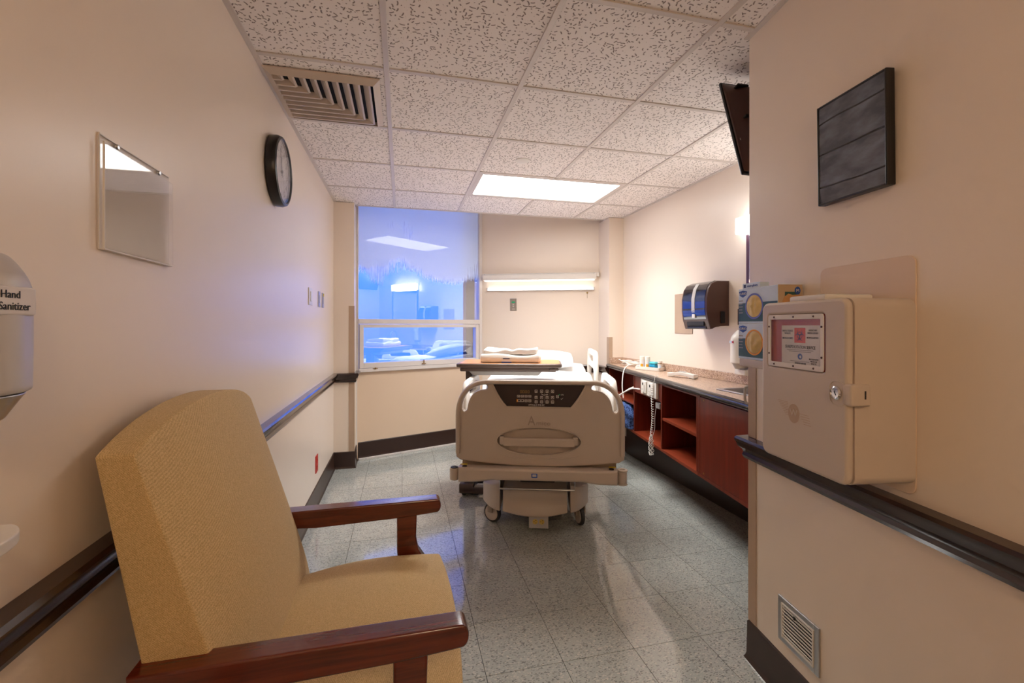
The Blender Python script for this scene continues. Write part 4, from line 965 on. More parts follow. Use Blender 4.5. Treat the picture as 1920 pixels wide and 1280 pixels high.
tag(bx('plug_adapter', (-0.03, -0.025, 0.0), (0.03, 0.025, 0.03), 'cream', None, 0.008, 2, T(2.165, 3.80, 0.911) @ RZ(20)), 'cream plug lying on the worktop behind the tray', 'plug')
# coiled phone cord: straight lead, then coil, then bunched loop
hx = [Vector(wp(3.10, 0.925, 0.0)), Vector(wp(3.085, 0.918, 0.034)), Vector(wp(3.10, 0.86, 0.040))]
coil = []
N = 22 * 10
for k in range(N + 1):
    f = k / N; z = 0.86 - 0.40 * f; a = 2 * PI * 22 * f; r = 0.0115
    c0 = Vector(wp(3.10 + 0.03 * f + 0.012 * math.sin(f * 7), z, 0.044)); coil.append(c0 + Vector((0.5 * r * math.cos(a), r * math.sin(a), 0.004 * math.cos(a))))
pcd = thing('coiled_cord', 'white coiled telephone cord hanging over the worktop edge', 'cord', T(1.9, 3.1, 0.5))
cw(tb('lead', hx, 0.0026, 'white', pcd, 6), pcd); cw(tb('coil', coil, 0.0024, 'white', pcd, 6), pcd)
loop = []
for k in range(150):
    f = k / 149; t = 2 * PI * f * 3; a = 2 * PI * 34 * f
    c0 = Vector(wp(3.135 + 0.022 * math.sin(t), 0.455 - 0.075 + 0.075 * math.cos(t) + 0.0, 0.044 + 0.008 * math.sin(t * 0.5))); loop.append(c0 + Vector((0.006 * math.cos(a), 0.009 * math.sin(a), 0)))
cw(tb('bunched_loop', loop, 0.0024, 'white', pcd, 5), pcd)
tag(tb('hanging_wire', spline([wp(3.15, 0.70, -.01), wp(3.16, 0.60, 0.0), wp(3.165, 0.50, 0.0), wp(3.18, 0.44, 0.01)], 6), 0.002, 'white'), 'thin white wire hanging beside the coiled cord', 'wire')

# items on the worktop
CT = 0.9115
RT = rad(-25)
tr_ = thing('supply_tray', 'shallow white tray of bottles on the worktop', 'tray', T(2.155, 3.615, CT) @ Matrix.Rotation(rad(25), 4, 'Z'))
shape2d('wall_ring', [rrect(-0.050, -0.125, 0.050, 0.125, 0.012), rrect(-0.045, -0.120, 0.045, 0.120, 0.009)], 0.028, 'white', tr_, 0.001, T(0, 0, 0.0145)); bx('base', (-0.048, -0.123, 0.0), (0.048, 0.123, 0.004), 'white', tr_)
TM = T(2.155, 3.615, CT) @ Matrix.Rotation(rad(25), 4, 'Z')
def bottle(x, y, label, hgt, r, kind):
    o = thing('bottle', label, 'bottle', TM @ T(x, y, 0.0045), 'bottles in the supply tray')
    if kind == 'tall':
        lt('body', [(r * .94, 0), (r, 0.004), (r, hgt * .74), (r * .97, hgt * .76)], 'white', o, 24); lt('cap', [(r * .98, hgt * .762), (r * .98, hgt * .98), (r * .9, hgt), (0, hgt)], 'cream', o, 24)
        lt('label_band', [(r * 1.004, hgt * .16), (r * 1.004, hgt * .66), (r * .99, hgt * .66), (r * .99, hgt * .16)], 'card', o, 24)
        M_ = Matrix.Rotation(rad(-95), 4, 'Z')
        bm = bmesh.new(); rr = r * 1.012
        vs = []
        for k in range(7):
            a = rad(-30 + 60 * k / 6 + 205); vs.append((bm.verts.new((rr * math.cos(a), rr * math.sin(a), hgt * .18)), bm.verts.new((rr * math.cos(a), rr * math.sin(a), hgt * .40))))
        for p, q in zip(vs, vs[1:]): bm.faces.new((p[0], q[0], q[1], p[1]))
        finish(bm, 'orange_label', 'amber', o, 60)
    else:
        lt('body', [(r * .94, 0), (r, 0.003), (r, hgt * .62), (r * .8, hgt * .68)], 'white', o, 20); lt('cap', [(r * 1.05, hgt * .74), (r * 1.05, hgt * .97), (0, hgt)], 'white', o, 20); lt('dark_band', [(r * .9, hgt * .66), (r * .96, hgt * .75), (r * .8, hgt * .75)], 'brass', o, 20)
        bm = bmesh.new(); rr = r * 1.012; vs = []
        for k in range(7):
            a = rad(-30 + 60 * k / 6 + 205); vs.append((bm.verts.new((rr * math.cos(a), rr * math.sin(a), hgt * .18)), bm.verts.new((rr * math.cos(a), rr * math.sin(a), hgt * .5))))
        for p, q in zip(vs, vs[1:]): bm.faces.new((p[0], q[0], q[1], p[1]))
        finish(bm, 'blue_label', 'boxblue', o, 60)
bottle(0.012, 0.088, 'tall white bottle with orange label, left of the pair in the tray', 0.112, 0.023, 'tall')
bottle(0.014, 0.032, 'tall white bottle with orange label, next to the blue tub', 0.112, 0.023, 'tall')
tubb = thing('plastic_tub', 'small blue plastic tub with paler lid in the tray', 'tub', TM @ T(0.012, -0.032, 0.0045))
bm = bmesh.new(); box(bm, (-0.028, -0.030, 0), (0.028, 0.030, 0.046), 0.008, 3); finish(bm, 'body', 'teal', tubb); bm = bmesh.new(); box(bm, (-0.029, -0.031, 0.0465), (0.029, 0.031, 0.070), 0.016, 4); finish(bm, 'lid', 'teal_l', tubb)
bx('dark_label', (-0.0295, -0.016, 0.020), (-0.0282, 0.016, 0.026), 'navy', tubb)
bottle(0.018, -0.092, 'small white vial with blue label at the near end of the tray', 0.082, 0.019, 'small')
ph = thing('phone_handset', 'white telephone handset lying on the worktop', 'handset', T(2.085, 3.03, CT) @ RZ(-68))
def hs(a, b, c):
    x = -0.115 + 0.23 * a; arch = 0.020 * math.sin(PI * min(1, max(0, (a - .1) / .8))); wd = 0.024 + 0.006 * (2 * a - 1) ** 2
    return (x, (2 * b - 1) * wd, 0.001 + arch * (0.8 if a > .1 else 1) + c * (0.026 if 0.12 < a < 0.88 else 0.030))
subsurf(finish(mbox(hs, 10, 3, 2, 0.04, 0.12, 0.2), 'body', 'white', ph), 1)
bx('ear_pad', (0.066, -0.022, 0.0), (0.108, 0.022, 0.012), 'ink', ph, 0.006); bx('key_pad', (-0.03, -0.012, 0.044), (0.03, 0.012, 0.0475), 'greyp', ph, 0.002)
fb_ = thing('folded_fleece', 'crumpled blue mottled fleece stuffed in the lowest open shelf', 'blanket', T(2.06, 3.86, 0.375))
def flf(a, b, c):
    p = Vector((-0.085 + 0.21 * a, -0.20 + 0.40 * b, 0.205 * c))
    k = 0.022 * mnoise.noise(p * 14) + 0.012 * mnoise.noise(p * 37)
    q = Vector((a - .5, b - .5, (c - .5) * .8)).normalized()
    p += q * k; p.z = max(0.0015, p.z * (1 - 0.5 * (2 * b - 1) ** 4)); p.x = max(-0.09, p.x); return p
subsurf(finish(mbox(flf, 9, 14, 8, 0.07, 0.05, 0.1), 'fold', 'fleece', fb_))

# ------------------------------------------------------------------ bed
BM = T(0.77724, 2.50707, 0) @ RZ(-17.8)
bed = thing('hospital_bed', 'taupe hospital bed with control panel on its footboard', 'bed', BM)
def cubic(p0, p1, p2, p3, n=8):
    out = []
    for k in range(1, n + 1):
        t = k / n; out.append(tuple((1 - t) ** 3 * a + 3 * (1 - t) ** 2 * t * b + 3 * (1 - t) * t * t * c + t ** 3 * d for a, b, c, d in zip(p0, p1, p2, p3)))
    return out
FBL = [(-0.490, 0.535)] + cubic((-0.490, 0.80), (-0.490, 0.90), (-0.43, 0.985), (-0.320, 0.990), 12)
FBL = [(-0.490, 0.535), (-0.490, 0.800)] + FBL[1:]
FBR = [(-x, z) for x, z in FBL[::-1]]
bot = [(0.47, 0.522)] + [(0.46 - 0.92 * k / 14, 0.516 - 0.030 * math.sin(PI * k / 14)) for k in range(15)] + [(-0.47, 0.522)]
OUT = FBL + FBR + bot
def slotL():
    o_ = [(-0.455, 0.820)] + cubic((-0.455, 0.820), (-0.452, 0.905), (-0.40, 0.955), (-0.318, 0.962), 9)
    o_ += cubic((-0.318, 0.962), (-0.298, 0.960), (-0.298, 0.934), (-0.318, 0.931), 5) + cubic((-0.318, 0.931), (-0.385, 0.930), (-0.415, 0.890), (-0.424, 0.818), 8)
    o_ += cubic((-0.424, 0.818), (-0.428, 0.800), (-0.452, 0.800), (-0.455, 0.820), 5)[:-1]
    return o_
SL = slotL(); SRt = [(-x, z) for x, z in SL[::-1]]
EL = ellipse(-0.003, 0.634, 0.243, 0.080, 48)
PAN = [(-0.272, 0.972), (0.268, 0.968)] + cubic((0.268, 0.968), (0.245, 0.92), (0.215, 0.87), (0.182, 0.835), 5) + [(-0.190, 0.838)] + cubic((-0.190, 0.838), (-0.222, 0.872), (-0.250, 0.92), (-0.272, 0.972), 5)[:-1]
fbd = shape2d('footboard', [OUT, SL, SRt, EL, PAN], 0.030, 'taupe', bed, 0.008, FRONT @ T(0, 0, -0.015))
inner = [(x * 0.985, 0.52 + (z - 0.52) * 0.985 + 0.004) for x, z in OUT]
def grow(lp, k):
    cx_ = sum(p[0] for p in lp) / len(lp); cz = sum(p[1] for p in lp) / len(lp); return [(cx_ + (x - cx_) * k, cz + (z - cz) * k) for x, z in lp]
shape2d('footboard_back', [inner, SL, SRt], 0.016, 'taupe', bed, 0.002, FRONT @ T(0, 0, -0.0385))
# rim round the upper edge
rim = [Vector((x, -0.006, z)) for x, z in [(-0.478, 0.56)] + [(x * 0.976, z - 0.012) for x, z in FBL[1:] + FBR[:-1]] + [(0.478, 0.56)]]
tb('footboard_rim', rim, 0.013, 'taupe', bed, 8)
shape2d('panel_rim', [grow(PAN, 1.06), PAN], 0.006, 'taupe', bed, 0.002, FRONT @ T(0, 0, 0.002))
shape2d('grip_rim', [ellipse(-0.003, 0.634, 0.250, 0.086, 48), EL], 0.006, 'taupe', bed, 0.002, FRONT @ T(0, 0, 0.001))
bx('grip_bar', (-0.212, -0.004, 0.602), (0.206, 0.014, 0.652), 'taupe', bed, 0.010, 3)
for x in (-0.222, 0.208): bx('grip_end', (x - 0.012, -0.001, 0.610), (x + 0.018, 0.030, 0.662), 'taupe', bed, 0.008, 3)
shape2d('brow', [[(-0.235, 0.558), (-0.15, 0.535), (0.0, 0.526), (0.15, 0.535), (0.230, 0.558), (0.15, 0.540), (0.0, 0.531), (-0.15, 0.540)]], 0.004, 'taupe', bed, 0.0012, FRONT @ T(0, 0, 0.001))
cp = shape2d('control_panel', [PAN], 0.004, 'panel', bed, 0.0, FRONT @ T(0, 0, -0.009))
PZ = FRONT @ T(0, 0, -0.0066)
def btn(x, z, w=0.015, h=0.015, sym=None, m='print_w'):
    b = shape2d('button', [rrect(x - w / 2, z - h / 2, x + w / 2, z + h / 2, 0.002, 2), rrect(x - w / 2 + .0022, z - h / 2 + .0022, x + w / 2 - .0022, z + h / 2 - .0022, 0.001, 2)], 0.0008, m, cp, 0, PZ)
    if sym == 'u': shape2d('arrow', [[(x - .004, z - .004), (x + .004, z - .004), (x, z + .004)]], 0.0008, m, cp, 0, PZ)
    elif sym == 'd': shape2d('arrow', [[(x - .004, z + .004), (x + .004, z + .004), (x, z - .004)]], 0.0008, m, cp, 0, PZ)
    elif sym == 'b': bx('bar', (x - .004, z - .0015, 0), (x + .004, z + .0015, 0.0006), m, cp, 0, 2, PZ)
for k in range(4): shape2d('display_digit', [rrect(-0.112 + 0.0145 * k, 0.914, -0.1005 + 0.0145 * k, 0.930, 0.001, 2), rrect(-0.109 + 0.0145 * k, 0.917, -0.1035 + 0.0145 * k, 0.927, 0.001, 2)], 0.0008, 'amber_dim', cp, 0, PZ)
for k, x in enumerate((-0.121, -0.099, -0.077, -0.055)):
    btn(x, 0.896, 0.017, 0.014, 'b')
    if k > 1: btn(x, 0.870, 0.017, 0.015, 'b')
btn(-0.108, 0.870, 0.036, 0.014, 'b'); bx('amber_light', (-0.132, 0.862, 0), (-0.126, 0.878, 0.0008), 'amber', cp, 0, 2, PZ)
for x in (-0.018, 0.014, 0.046, 0.078): btn(x, 0.926, 0.016, 0.017, 'u'); btn(x, 0.890, 0.016, 0.017, 'd'); btn(x, 0.864, 0.016, 0.017, 'b')
btn(0.106, 0.896, 0.015, 0.017, 'b')
shape2d('bed_symbol', [[(0.012, 0.912), (0.026, 0.905), (0.05, 0.909), (0.052, 0.906), (0.026, 0.902), (0.012, 0.909)]], 0.0006, 'print_w', cp, 0, PZ)
bx('divider_line', (0.0300, 0.860, 0), (0.0308, 0.930, 0.0006), 'print_g', cp, 0, 2, PZ); bx('divider_line', (0.0620, 0.860, 0), (0.0628, 0.930, 0.0006), 'print_g', cp, 0, 2, PZ)
lt('green_light', [(0.004, 0), (0.003, .001), (0, .001)], 'green', cp, 10, PZ @ T(0.117, 0.906, 0)); text('lettering', 'ON', 0.011, 'print_w', cp, PZ @ T(0.134, 0.906, 0)); shape2d('check_mark', [[(0.124, 0.884), (0.129, 0.878), (0.140, 0.890), (0.129, 0.882)]], 0.0006, 'print_w', cp, 0, PZ)
text('model_lettering', 'APOLLO MS-SC', 0.014, 'print_w', cp, PZ @ T(-0.016, 0.845, 0))
text('brand_lettering', 'A', 0.078, 'taupe_dark', bed, FRONT @ T(-0.045, 0.752, 0.0015) @ Matrix.Shear('XZ', 4, (0.0, 0.0)), 0.004, 'CENTER', 0.85)  # embossed letters coloured darker than the board: relief shade put into the colour
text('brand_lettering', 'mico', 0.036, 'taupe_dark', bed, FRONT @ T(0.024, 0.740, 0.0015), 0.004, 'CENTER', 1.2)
# bumper bar
BT = [(-0.470, 0.488), (-0.34, 0.487)] + [(-0.34 + 0.66 * k / 12, 0.486 + 0.010 * math.sin(PI * k / 12) * 0) for k in range(1, 12)] + [(0.34, 0.487), (0.445, 0.486)]
BB = [(0.445, 0.402), (0.33, 0.404), (0.24, 0.418), (-0.26, 0.418), (-0.36, 0.406), (-0.470, 0.402)]
bmp = shape2d('bumper_bar', [BT + BB], 0.085, 'taupe', bed, 0.014, FRONT @ T(0, 0, 0.010))
bx('bumper_label', (-0.044, -0.0545, 0.440), (-0.010, -0.0532, 0.464), 'blue_p', bmp, 0.0005); bx('bumper_label_inner', (-0.038, -0.0555, 0.446), (-0.016, -0.0546, 0.460), 'greyp', bmp)
for sx, x in ((-1, -0.497), (1, 0.474)):
    r = lt('bumper_roller', [(0.022, 0), (0.026, 0.004), (0.026, 0.066), (0.022, 0.070), (0, 0.070)], 'taupe', bed, 24, T(x, -0.018, 0.408))
    lt('roller_cap', [(0.022, 0.0705), (0.021, 0.075), (0.013, 0.076), (0.010, 0.073), (0, 0.073)], 'rubber', r, 20, T(x, -0.018, 0.408))
    lt('socket_hole', [(0.015, 0), (0.014, 0.003), (0.010, 0.001), (0, 0.001)], 'black', bmp, 20, T(x - sx * 0.062, -0.022, 0.4880))
    bx('warning_tag', (x - sx * 0.052 - 0.020, 0.006, 0.4882), (x - sx * 0.052 + 0.020, 0.026, 0.4890), 'yellow', bmp)
for z in (0.402, 0.4795): lt('roller_bracket', [(0.028, 0), (0.030, 0.002), (0.030, 0.006), (0.028, 0.008), (0.014, 0.008), (0.013, 0.004), (0, 0.004)], 'taupe', bed, 24, T(0.474, -0.018, z))
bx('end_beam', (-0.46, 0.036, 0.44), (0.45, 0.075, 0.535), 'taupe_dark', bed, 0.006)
# under-frame
BX0 = -0.03
bx('deck_frame', (-0.44, 0.05, 0.50), (0.43, 2.10, 0.56), 'taupe', bed, 0.01)
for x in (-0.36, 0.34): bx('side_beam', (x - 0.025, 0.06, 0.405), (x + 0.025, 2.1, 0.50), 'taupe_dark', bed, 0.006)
for x in (-0.14, 0.10): bx('lift_column', (x - 0.035, 0.42, 0.16), (x + 0.035, 0.50, 0.50), 'steel', bed, 0.004)
bx('lift_motor', (-0.13, 0.34, 0.255), (0.10, 0.50, 0.30), 'black', bed, 0.01)
tb('cross_rod', [(-0.245, 0.16, 0.35), (-0.245, 0.15, 0.300), (0.215, 0.15, 0.300), (0.215, 0.16, 0.35)], 0.006, 'steel', bed, 8)
def cover(a, b, c): return None
cvp = [(-0.198, 0.285)] + [(-0.14, 0.280), (-0.12, 0.26), (0.06, 0.26), (0.085, 0.280), (0.140, 0.285)]
def ccf(a, b, c):
    x = BX0 + (-0.205 + 0.41 * a) ; z = 0.135 + 0.145 * b - 0.022 * (1 - (2 * a - 1) ** 2) * (1 - b)
    y = 0.22 + 0.25 * c - 0.03 * (1 - (2 * a - 1) ** 2) + 0.03 * b * b - 0.012 * math.cos(b * PI * 2)
    return (x, y, z)
subsurf(finish(mbox(ccf, 6, 5, 3, 0.02, 0.05, 0.06), 'base_cover', 'taupe', bed), 1)
for sx in (-1, 1):
    def wcf(a, b, c):
        aa = a if sx > 0 else 1 - a
        x = BX0 + sx * (0.222 + 0.125 * aa); fr = (aa ** 2.2)
        z = 0.125 + 0.185 * b - 0.045 * aa * (1 if b > .5 else 0) * b + 0.0 * c + 0.022 * aa * (1 - b)
        y = 0.225 + 0.42 * c + 0.15 * fr * (1 - 2 * c) ** 1 * (0.9)
        return (x, y, z)
    subsurf(finish(mbox(wcf, 6, 4, 5, 0.05, 0.08, 0.06), 'wheel_cover', 'taupe', bed), 2)
def caster(x, y, rot):
    M_ = T(x, y, 0) @ RZ(rot)
    w_ = lt('caster_wheel', [(0.040, -0.014), (0.056, -0.013), (0.0625, -0.009), (0.0625, 0.009), (0.056, 0.013), (0.040, 0.014)], 'rubber', bed, 28, M_ @ T(0, 0, 0.0630) @ RY(90))
    for s in (-1, 1): lt('hub_cap', [(0.050, 0.0), (0.048, 0.005), (0.030, 0.009), (0, 0.010)], 'taupe', w_, 24, M_ @ T(s * 0.012, 0, 0.063) @ RY(90 * s))
    bm = bmesh.new(); box(bm, (-0.034, -0.02, 0.070), (-0.024, 0.02, 0.150), 0.004); box(bm, (0.024, -0.02, 0.070), (0.034, 0.02, 0.150), 0.004); box(bm, (-0.034, -0.02, 0.132), (0.034, 0.02, 0.150), 0.004)
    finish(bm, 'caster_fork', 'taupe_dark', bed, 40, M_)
caster(-0.315, 0.365, 62); caster(0.262, 0.36, 20); caster(-0.315, 1.85, -20); caster(0.262, 1.85, 15)
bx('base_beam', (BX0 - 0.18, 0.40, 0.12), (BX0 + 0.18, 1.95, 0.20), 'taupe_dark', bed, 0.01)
for y in (1.75,): bx('head_base_cover', (BX0 - 0.34, y, 0.125), (BX0 + 0.34, y + 0.3, 0.27), 'taupe', bed, 0.03, 3)
for x in (-0.14, 0.10): bx('lift_column', (x - 0.035, 1.70, 0.16), (x + 0.035, 1.78, 0.50), 'steel', bed, 0.004)
obx = bx('outlet_box', (-0.068, 0.22, 0.028), (0.056, 0.34, 0.112), 'greyp', bed, 0.003)
bx('outlet_lip', (-0.072, 0.214, 0.112), (0.060, 0.34, 0.120), 'taupe', obx, 0.002)
for x in (-0.028, 0.014):
    s_ = lt('receptacle', [(0.017, 0), (0.016, 0.003), (0, 0.003)], 'ochre', obx, 20, T(x, 0.2205, 0.070) @ RX(90))
    for dx, dz in ((-0.006, 0.002), (0.005, 0.009), (0.005, -0.006)): bx('slot', (x + dx - 0.0022, 0.2165, 0.070 + dz - 0.0022), (x + dx + 0.0022, 0.2174, 0.070 + dz + 0.0022), 'ink', obx)
# headboard and rails
HO = [(-0.470, 0.56), (-0.470, 0.80)] + cubic((-0.470, 0.80), (-0.470, 0.87), (-0.42, 0.905), (-0.33, 0.908), 8); HO = HO + [(-x, z) for x, z in HO[::-1]]
HS = [(-0.435, 0.74)] + cubic((-0.435, 0.74), (-0.430, 0.83), (-0.39, 0.870), (-0.30, 0.878), 7) + [(-0.30, 0.84)] + cubic((-0.30, 0.84), (-0.36, 0.835), (-0.395, 0.80), (-0.40, 0.74), 6)
shape2d('headboard', [HO, HS, [(-x, z) for x, z in HS[::-1]]], 0.04, 'cream', bed, 0.010, FRONT @ T(0, 0, -2.14))
SIDEV = Matrix(((0, 0, 1, 0), (1, 0, 0, 0), (0, 1, 0, 0), (0, 0, 0, 1)))        # drawing (u, v) -> (y, z)
def rail_(nm, x, y0, y1, z0, z1, tilt=0):
    o_ = [(y0, z0), (y0 + 0.02, z0 + (z1 - z0) * .45)] + cubic((y0 + 0.02, z0 + (z1 - z0) * .45), (y0 + 0.04, z1 * .98), (y0 + 0.09, z1), (y0 + 0.18, z1), 7) + [(y1 - 0.16, z1)] + cubic((y1 - 0.16, z1), (y1 - 0.05, z1), (y1 - 0.02, z1 - .05), (y1, z0), 7)
    hl = rrect(y0 + 0.17, z1 - 0.11, y1 - 0.17, z1 - 0.05, 0.028); h2 = rrect(y0 + 0.13, z0 + 0.05, y1 - 0.13, z1 - 0.16, 0.03) if z1 - z0 > 0.3 else None
    return shape2d(nm, [o_, hl] + ([h2] if h2 else []), 0.036, 'cream', bed, 0.012, T(x, 0, 0) @ RY(tilt) @ SIDEV)
rail_('head_side_rail', 0.478, 1.22, 1.96, 0.62, 1.085, 0)
rail_('foot_side_rail', 0.500, 0.36, 1.06, 0.60, 0.945, 0)
rail_('foot_side_rail', -0.512, 0.36, 1.06, 0.60, 0.925, 0)
rail_('head_side_rail', -0.495, 1.22, 1.96, 0.45, 0.80, 0)
# mattress, sheet, pillow
mt = thing('mattress', 'white sheeted mattress on the hospital bed, head end raised', 'mattress', BM)
def mz(y):
    if y < 1.05: return 0.0
    t = min(1, (y - 1.05) / 0.98); return 0.12 * t
def mfn(a, b, c):
    x = -0.43 + 0.86 * a; y = 0.075 + 2.0 * b; p = Vector((x, y, 0))
    wr_ = 0.010 * mnoise.noise(Vector((x * 5, y * 4, 1.3))) + 0.006 * mnoise.noise(Vector((x * 13, y * 9, 7.1)))
    return (x, y, 0.562 + 0.235 * c + mz(y) + wr_ * c + 0.012 * c * (1 - (2 * a - 1) ** 2))
subsurf(finish(mbox(mfn, 12, 26, 3, 0.04, 0.018, 0.15), 'pad', 'linen', mt), 1)
def sfn(a, b, c):
    x = -0.445 + 0.89 * a; y = 0.95 + 0.62 * b
    wr_ = 0.030 * mnoise.noise(Vector((x * 5 + 3, y * 7, 4.3))) + 0.012 * mnoise.noise(Vector((x * 17, y * 15, 2.1)))
    edge = max(0, abs(2 * a - 1) - 0.93) * 1.2
    return (x, y, 0.815 + mz(y) + 0.05 * c * math.sin(PI * min(1, max(0, b))) + max(-0.005, wr_) * c - edge * 0.5)
sh = subsurf(finish(mbox(sfn, 14, 14, 2, 0.03, 0.04, 0.2), 'rumpled_sheet', 'linen', mt), 1)
pw = thing('pillow', 'white pillow at the head of the bed', 'pillow', BM @ T(-0.03, 1.80, 0.925) @ RX(14))
def pfn(a, b, c):
    u, v = 2 * a - 1, 2 * b - 1; th = (1 - abs(u) ** 3.5) * (1 - abs(v) ** 3.5); wz = (2 * c - 1)
    return (0.34 * u * (1 - 0.04 * v * v), 0.20 * v * (1 - 0.05 * u * u), 0.055 + wz * (0.006 + 0.060 * th ** 0.7) + 0.006 * mnoise.noise(Vector((u * 4, v * 4, c))))
subsurf(finish(mbox(pfn, 10, 8, 2, 0.04, 0.05, 0.3), 'case', 'linen', pw), 1)
tag(tb('bed_cable', spline([tuple(BM @ Vector((-0.30, 1.75, 0.25))), tuple(BM @ Vector((-0.56, 1.72, 0.14))), tuple(BM @ Vector((-0.70, 1.78, 0.02))), tuple(BM @ Vector((-0.66, 1.93, 0.008))), tuple(BM @ Vector((-0.45, 2.00, 0.008))), tuple(BM @ Vector((-0.2, 2.05, 0.008)))], 8), 0.006, 'cream'), 'cream cable looping onto the floor behind the bed', 'cable')
tag(tb('black_cable', spline([tuple(BM @ Vector((-0.32, 1.80, 0.22))), tuple(BM @ Vector((-0.55, 1.80, 0.10))), tuple(BM @ Vector((-0.655, 1.84, 0.02))), tuple(BM @ Vector((-0.60, 1.97, 0.007))), tuple(BM @ Vector((-0.40, 2.03, 0.007)))], 8), 0.005, 'black'), 'black cable looping onto the floor behind the bed', 'cable')

# ------------------------------------------------------------------ overbed table with folded linen
ot = thing('overbed_table', 'wheeled overbed table with honey laminate top and dark edge', 'table', BM @ T(-0.235, 0.92, 0))
lx, rx, fy, by = -0.395, 0.398, -0.225, 0.225
top_o = [(lx, fy + 0.03), (lx + 0.03, fy)] + [(rx - 0.06, fy)] + [(rx - 0.06 + 0.06 * math.sin(rad(9 * k)), fy + 0.06 - 0.06 * math.cos(rad(9 * k))) for k in range(1, 11)] + [(rx - 0.06 + 0.06 * math.cos(rad(9 * k)), by - 0.06 + 0.06 * math.sin(rad(9 * k))) for k in range(0, 11)] + [(lx + 0.03, by), (lx, by - 0.03)]
shape2d('top_band', [top_o], 0.030, 'umber', ot, 0.009, T(0, 0, 1.008))
shape2d('top_surface', [[(x * 0.962, y * 0.935) for x, y in top_o]], 0.003, 'oak', ot, 0.001, T(0, 0, 1.0235))
bx('under_frame', (-0.370, -0.185, 0.962), (0.355, 0.185, 0.993), 'umber', ot, 0.008)
bx('frame_tip', (0.300, -0.200, 0.970), (0.372, 0.190, 0.993), 'umber', ot, 0.010, 3)
def trf(a, b, c):
    x = -0.31 + 0.56 * a; y = -0.15 + 0.30 * b; s_ = 1 - 0.10 * (1 - c)
    return (-0.03 + (x + 0.03) * s_, y * s_, 0.928 + 0.034 * c)
subsurf(finish(mbox(trf, 3, 3, 2, 0.04, 0.06, 0.2), 'under_tray', 'greytray', ot), 1)
bx('column', (-0.352, -0.045, 0.10), (-0.302, 0.045, 0.965), 'umber', ot, 0.008); bx('column_sleeve', (-0.366, -0.055, 0.10), (-0.288, 0.055, 0.55), 'umber', ot, 0.010)
def obf(a, b, c): return (-0.385 + 0.80 * a, -0.135 + 0.11 * b, 0.018 + 0.072 * c - 0.02 * c * a)
for y in (-0.14, 0.085): 
    bx('base_leg', (-0.388, y, 0.022), (0.33, y + 0.065, 0.074), 'umber', ot, 0.010, 3)
    for x in (-0.35, 0.29): lt('foot_wheel', [(0.02, -0.01), (0.022, -0.008), (0.022, 0.008), (0.02, 0.01)], 'rubber', ot, 16, T(x, y + 0.032, 0.0225) @ RX(90))
bx('base_cross', (-0.388, -0.14, 0.03), (-0.27, 0.15, 0.098), 'umber', ot, 0.012, 3)
ln = thing('folded_linen', 'stack of folded white linen with paper tag on the overbed table', 'linen', BM @ T(-0.225, 0.90, 1.0256) @ RZ(-2))
def l1(a, b, c):
    x = -0.222 + 0.444 * a; y = -0.13 + 0.26 * b; k = 0.006 * mnoise.noise(Vector((x * 11, y * 11, c * 2))) + 0.010 * mnoise.noise(Vector((x * 5, y * 4, 9)))
    return (x * (1 + 0.03 * math.sin(c * PI)), y * (1 + 0.08 * math.sin(c * PI)), 0.064 * c + 1.6 * k * c)
def l2(a, b, c):
    x = -0.207 + 0.410 * a; y = -0.12 + 0.24 * b; k = 0.010 * mnoise.noise(Vector((x * 7 + 5, y * 5, 3))) + 0.012 * mnoise.noise(Vector((x * 12, y * 6, 6)))
    dip = -0.012 * math.exp(-((x - 0.01) / 0.03) ** 2)
    return (x, y, 0.060 + 0.040 * c + 1.3 * k * (0.4 + 0.6 * c) + dip * c)
subsurf(finish(mbox(l1, 12, 8, 3, 0.05, 0.10, 0.30), 'lower_fold', 'terry', ln)); subsurf(finish(mbox(l2, 14, 8, 2, 0.05, 0.09, 0.35), 'upper_fold', 'terry', ln))
tg = bx('paper_tag', (-0.062, -0.1425, 0.002), (0.014, -0.1405, 0.040), 'card', ln); bx('blue_strip', (-0.062, -0.1432, 0.002), (0.014, -0.1426, 0.010), 'blue_p', tg); bx('text_line', (-0.050, -0.1432, 0.030), (0.000, -0.1426, 0.036), 'navy', tg)

# ------------------------------------------------------------------ chair
ch = thing('patient_chair', 'wide tan upholstered armchair with dark cherry wood arms', 'chair', T(-0.17, 1.37, 0))
CX, CY = -0.17, 1.37
def seat(a, b, c):
    x = -0.36 + 0.50 * a; y = 1.045 + 0.665 * b
    crown = 0.030 * (1 - (2 * b - 1) ** 2) * (0.45 + 0.55 * math.sin(PI * min(1, a * 0.9 + 0.1))) + 0.012 * math.sin(PI * a)
    back_in = 0.10 * (max(0, abs(2 * b - 1) - 0.72) / 0.28) ** 2 * (1 - a) ** 3 * (1 if b > .5 else -1)
    x += 0.018 * (1 - (2 * b - 1) ** 2) * a
    return (x - CX, y - back_in - CY, 0.340 + 0.126 * c + crown * c - 0.010 * a * c - 0.04 * (1 - c) * 0)
subsurf(finish(mbox(seat, 8, 8, 3, 0.035, 0.03, 0.20), 'seat', 'fabric', ch))
def backp(b, z):
    """front and rear x of the back at height fraction"""
    h = 0.36 + 0.70 * z
    crest = 0.070 * (1 - (2 * b - 1) ** 2) ** 0.8
    H = h + crest * z ** 3
    xf = -0.312 - 0.19 * ((h - 0.45) / 0.6) if h > 0.45 else -0.312 - 0.19 * ((h - 0.45) / 0.6) * 0.3
    xr = -0.455 - 0.112 * ((h - 0.45) / 0.6)
    return xf, xr, H
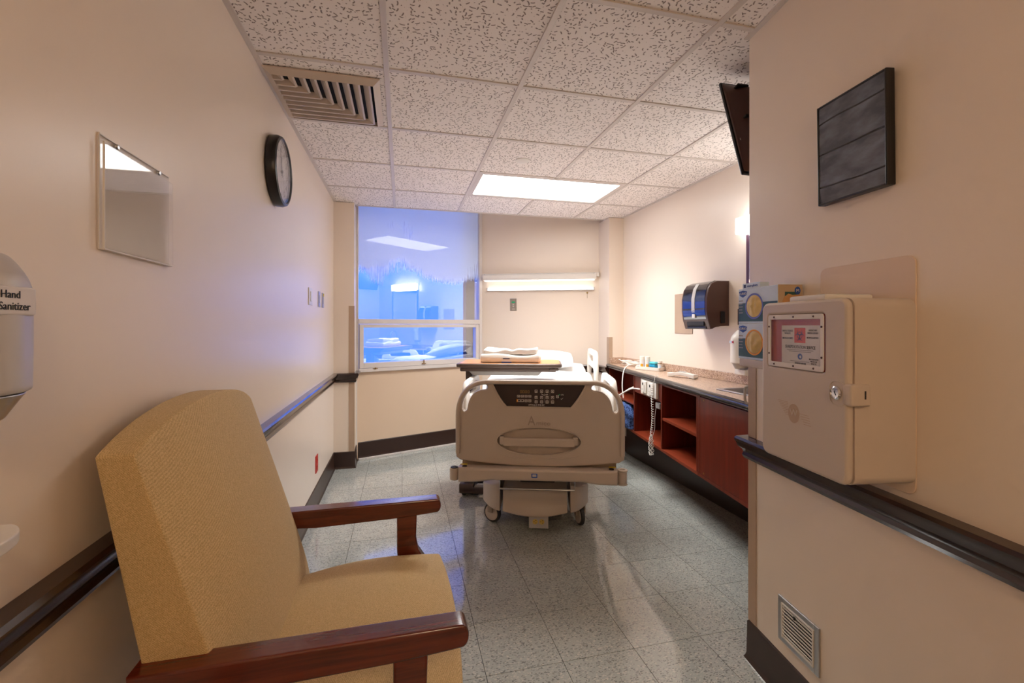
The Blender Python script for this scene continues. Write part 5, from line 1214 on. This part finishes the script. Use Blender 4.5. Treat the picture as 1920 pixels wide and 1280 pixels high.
def backf(a, b, c):
    xf, xr, H = backp(b, c)
    bulge = 0.050 * (1 - abs(2 * b - 1) ** 2.6) * max(0.0, 1 - ((c - 0.60) / 0.46) ** 2)
    wv = 0.012 * math.sin(PI * b)
    y = 1.02 + 0.70 * b
    side = 0.05 * (max(0.0, 0.35 - c) / 0.35) ** 1.5 * (1 - 2 * b) * 0.6
    x = xr + (xf + bulge - xr) * a
    return (x - CX, y + side - CY, H)
subsurf(finish(mbox(backf, 3, 10, 12, 0.05, 0.012, 0.012), 'backrest', 'fabric', ch))
# welt seams on the back: near edge and crest
seam = []
for k in range(26):
    c = 0.25 + 0.73 * k / 25; p = backf(1, 0.0, c); seam.append((p[0] - 0.004, p[1] + 0.003, p[2] - (0.004 if k == 25 else 0)))
for k in range(1, 26):
    p = backf(1, k / 25, 1.0); seam.append((p[0] - 0.006, p[1] + (0.003 if k < 13 else -0.003), p[2] - 0.005))
tb('welt', seam, 0.0026, 'piping', ch, 6)
def arm(y, nm):
    # drawing in x-z, thickness along y
    top = [(-0.50, 0.605), (-0.50, 0.655), (0.115, 0.655)] + [(0.128 + 0.016 * math.cos(rad(90 - 18 * k)) , 0.630 + 0.025 * math.sin(rad(90 - 18 * k))) for k in range(0, 11)] + [(0.10, 0.603), (0.055, 0.600)]
    o_ = top + [(-0.02, 0.596), (-0.30, 0.590)]
    A = shape2d(nm, [[(x - CX, z) for x, z in o_]], 0.056, 'cherry', ch, 0.005, T(0, y - CY, 0) @ Matrix(((1, 0, 0, 0), (0, 0, -1, 0), (0, 1, 0, 0), (0, 0, 0, 1))))
    return A
for y in (1.010, 1.745): arm(y, 'arm')
def legs(y):
    fl_ = [(-0.018, 0.605), (0.055, 0.605), (0.052, 0.52), (0.060, 0.47), (0.086, 0.43), (0.095, 0.38), (0.088, 0.20), (0.080, 0.0), (0.035, 0.0), (0.025, 0.30), (-0.012, 0.40), (-0.018, 0.48)]
    shape2d('front_leg', [[(x - CX, z) for x, z in fl_]], 0.050, 'cherry', ch, 0.006, T(0, y - CY, 0) @ FRONT)
    bl_ = [(-0.50, 0.64), (-0.445, 0.64), (-0.435, 0.40), (-0.47, 0.0), (-0.515, 0.0), (-0.495, 0.35)]
    shape2d('rear_leg', [[(x - CX, z) for x, z in bl_]], 0.044, 'cherry', ch, 0.006, T(0, y - CY, 0) @ FRONT)
    bx('side_apron', (-0.46 - CX, y - 0.014 - CY, 0.27), (0.03 - CX, y + 0.014 - CY, 0.335), 'cherry', ch, 0.004)
for y in (1.010, 1.745): legs(y)
bx('front_apron', (0.045 - CX, 1.036 - CY, 0.255), (0.072 - CX, 1.719 - CY, 0.333), 'cherry', ch, 0.004)
bx('rear_apron', (-0.475 - CX, 1.033 - CY, 0.27), (-0.45 - CX, 1.722 - CY, 0.335), 'cherry', ch, 0.004)
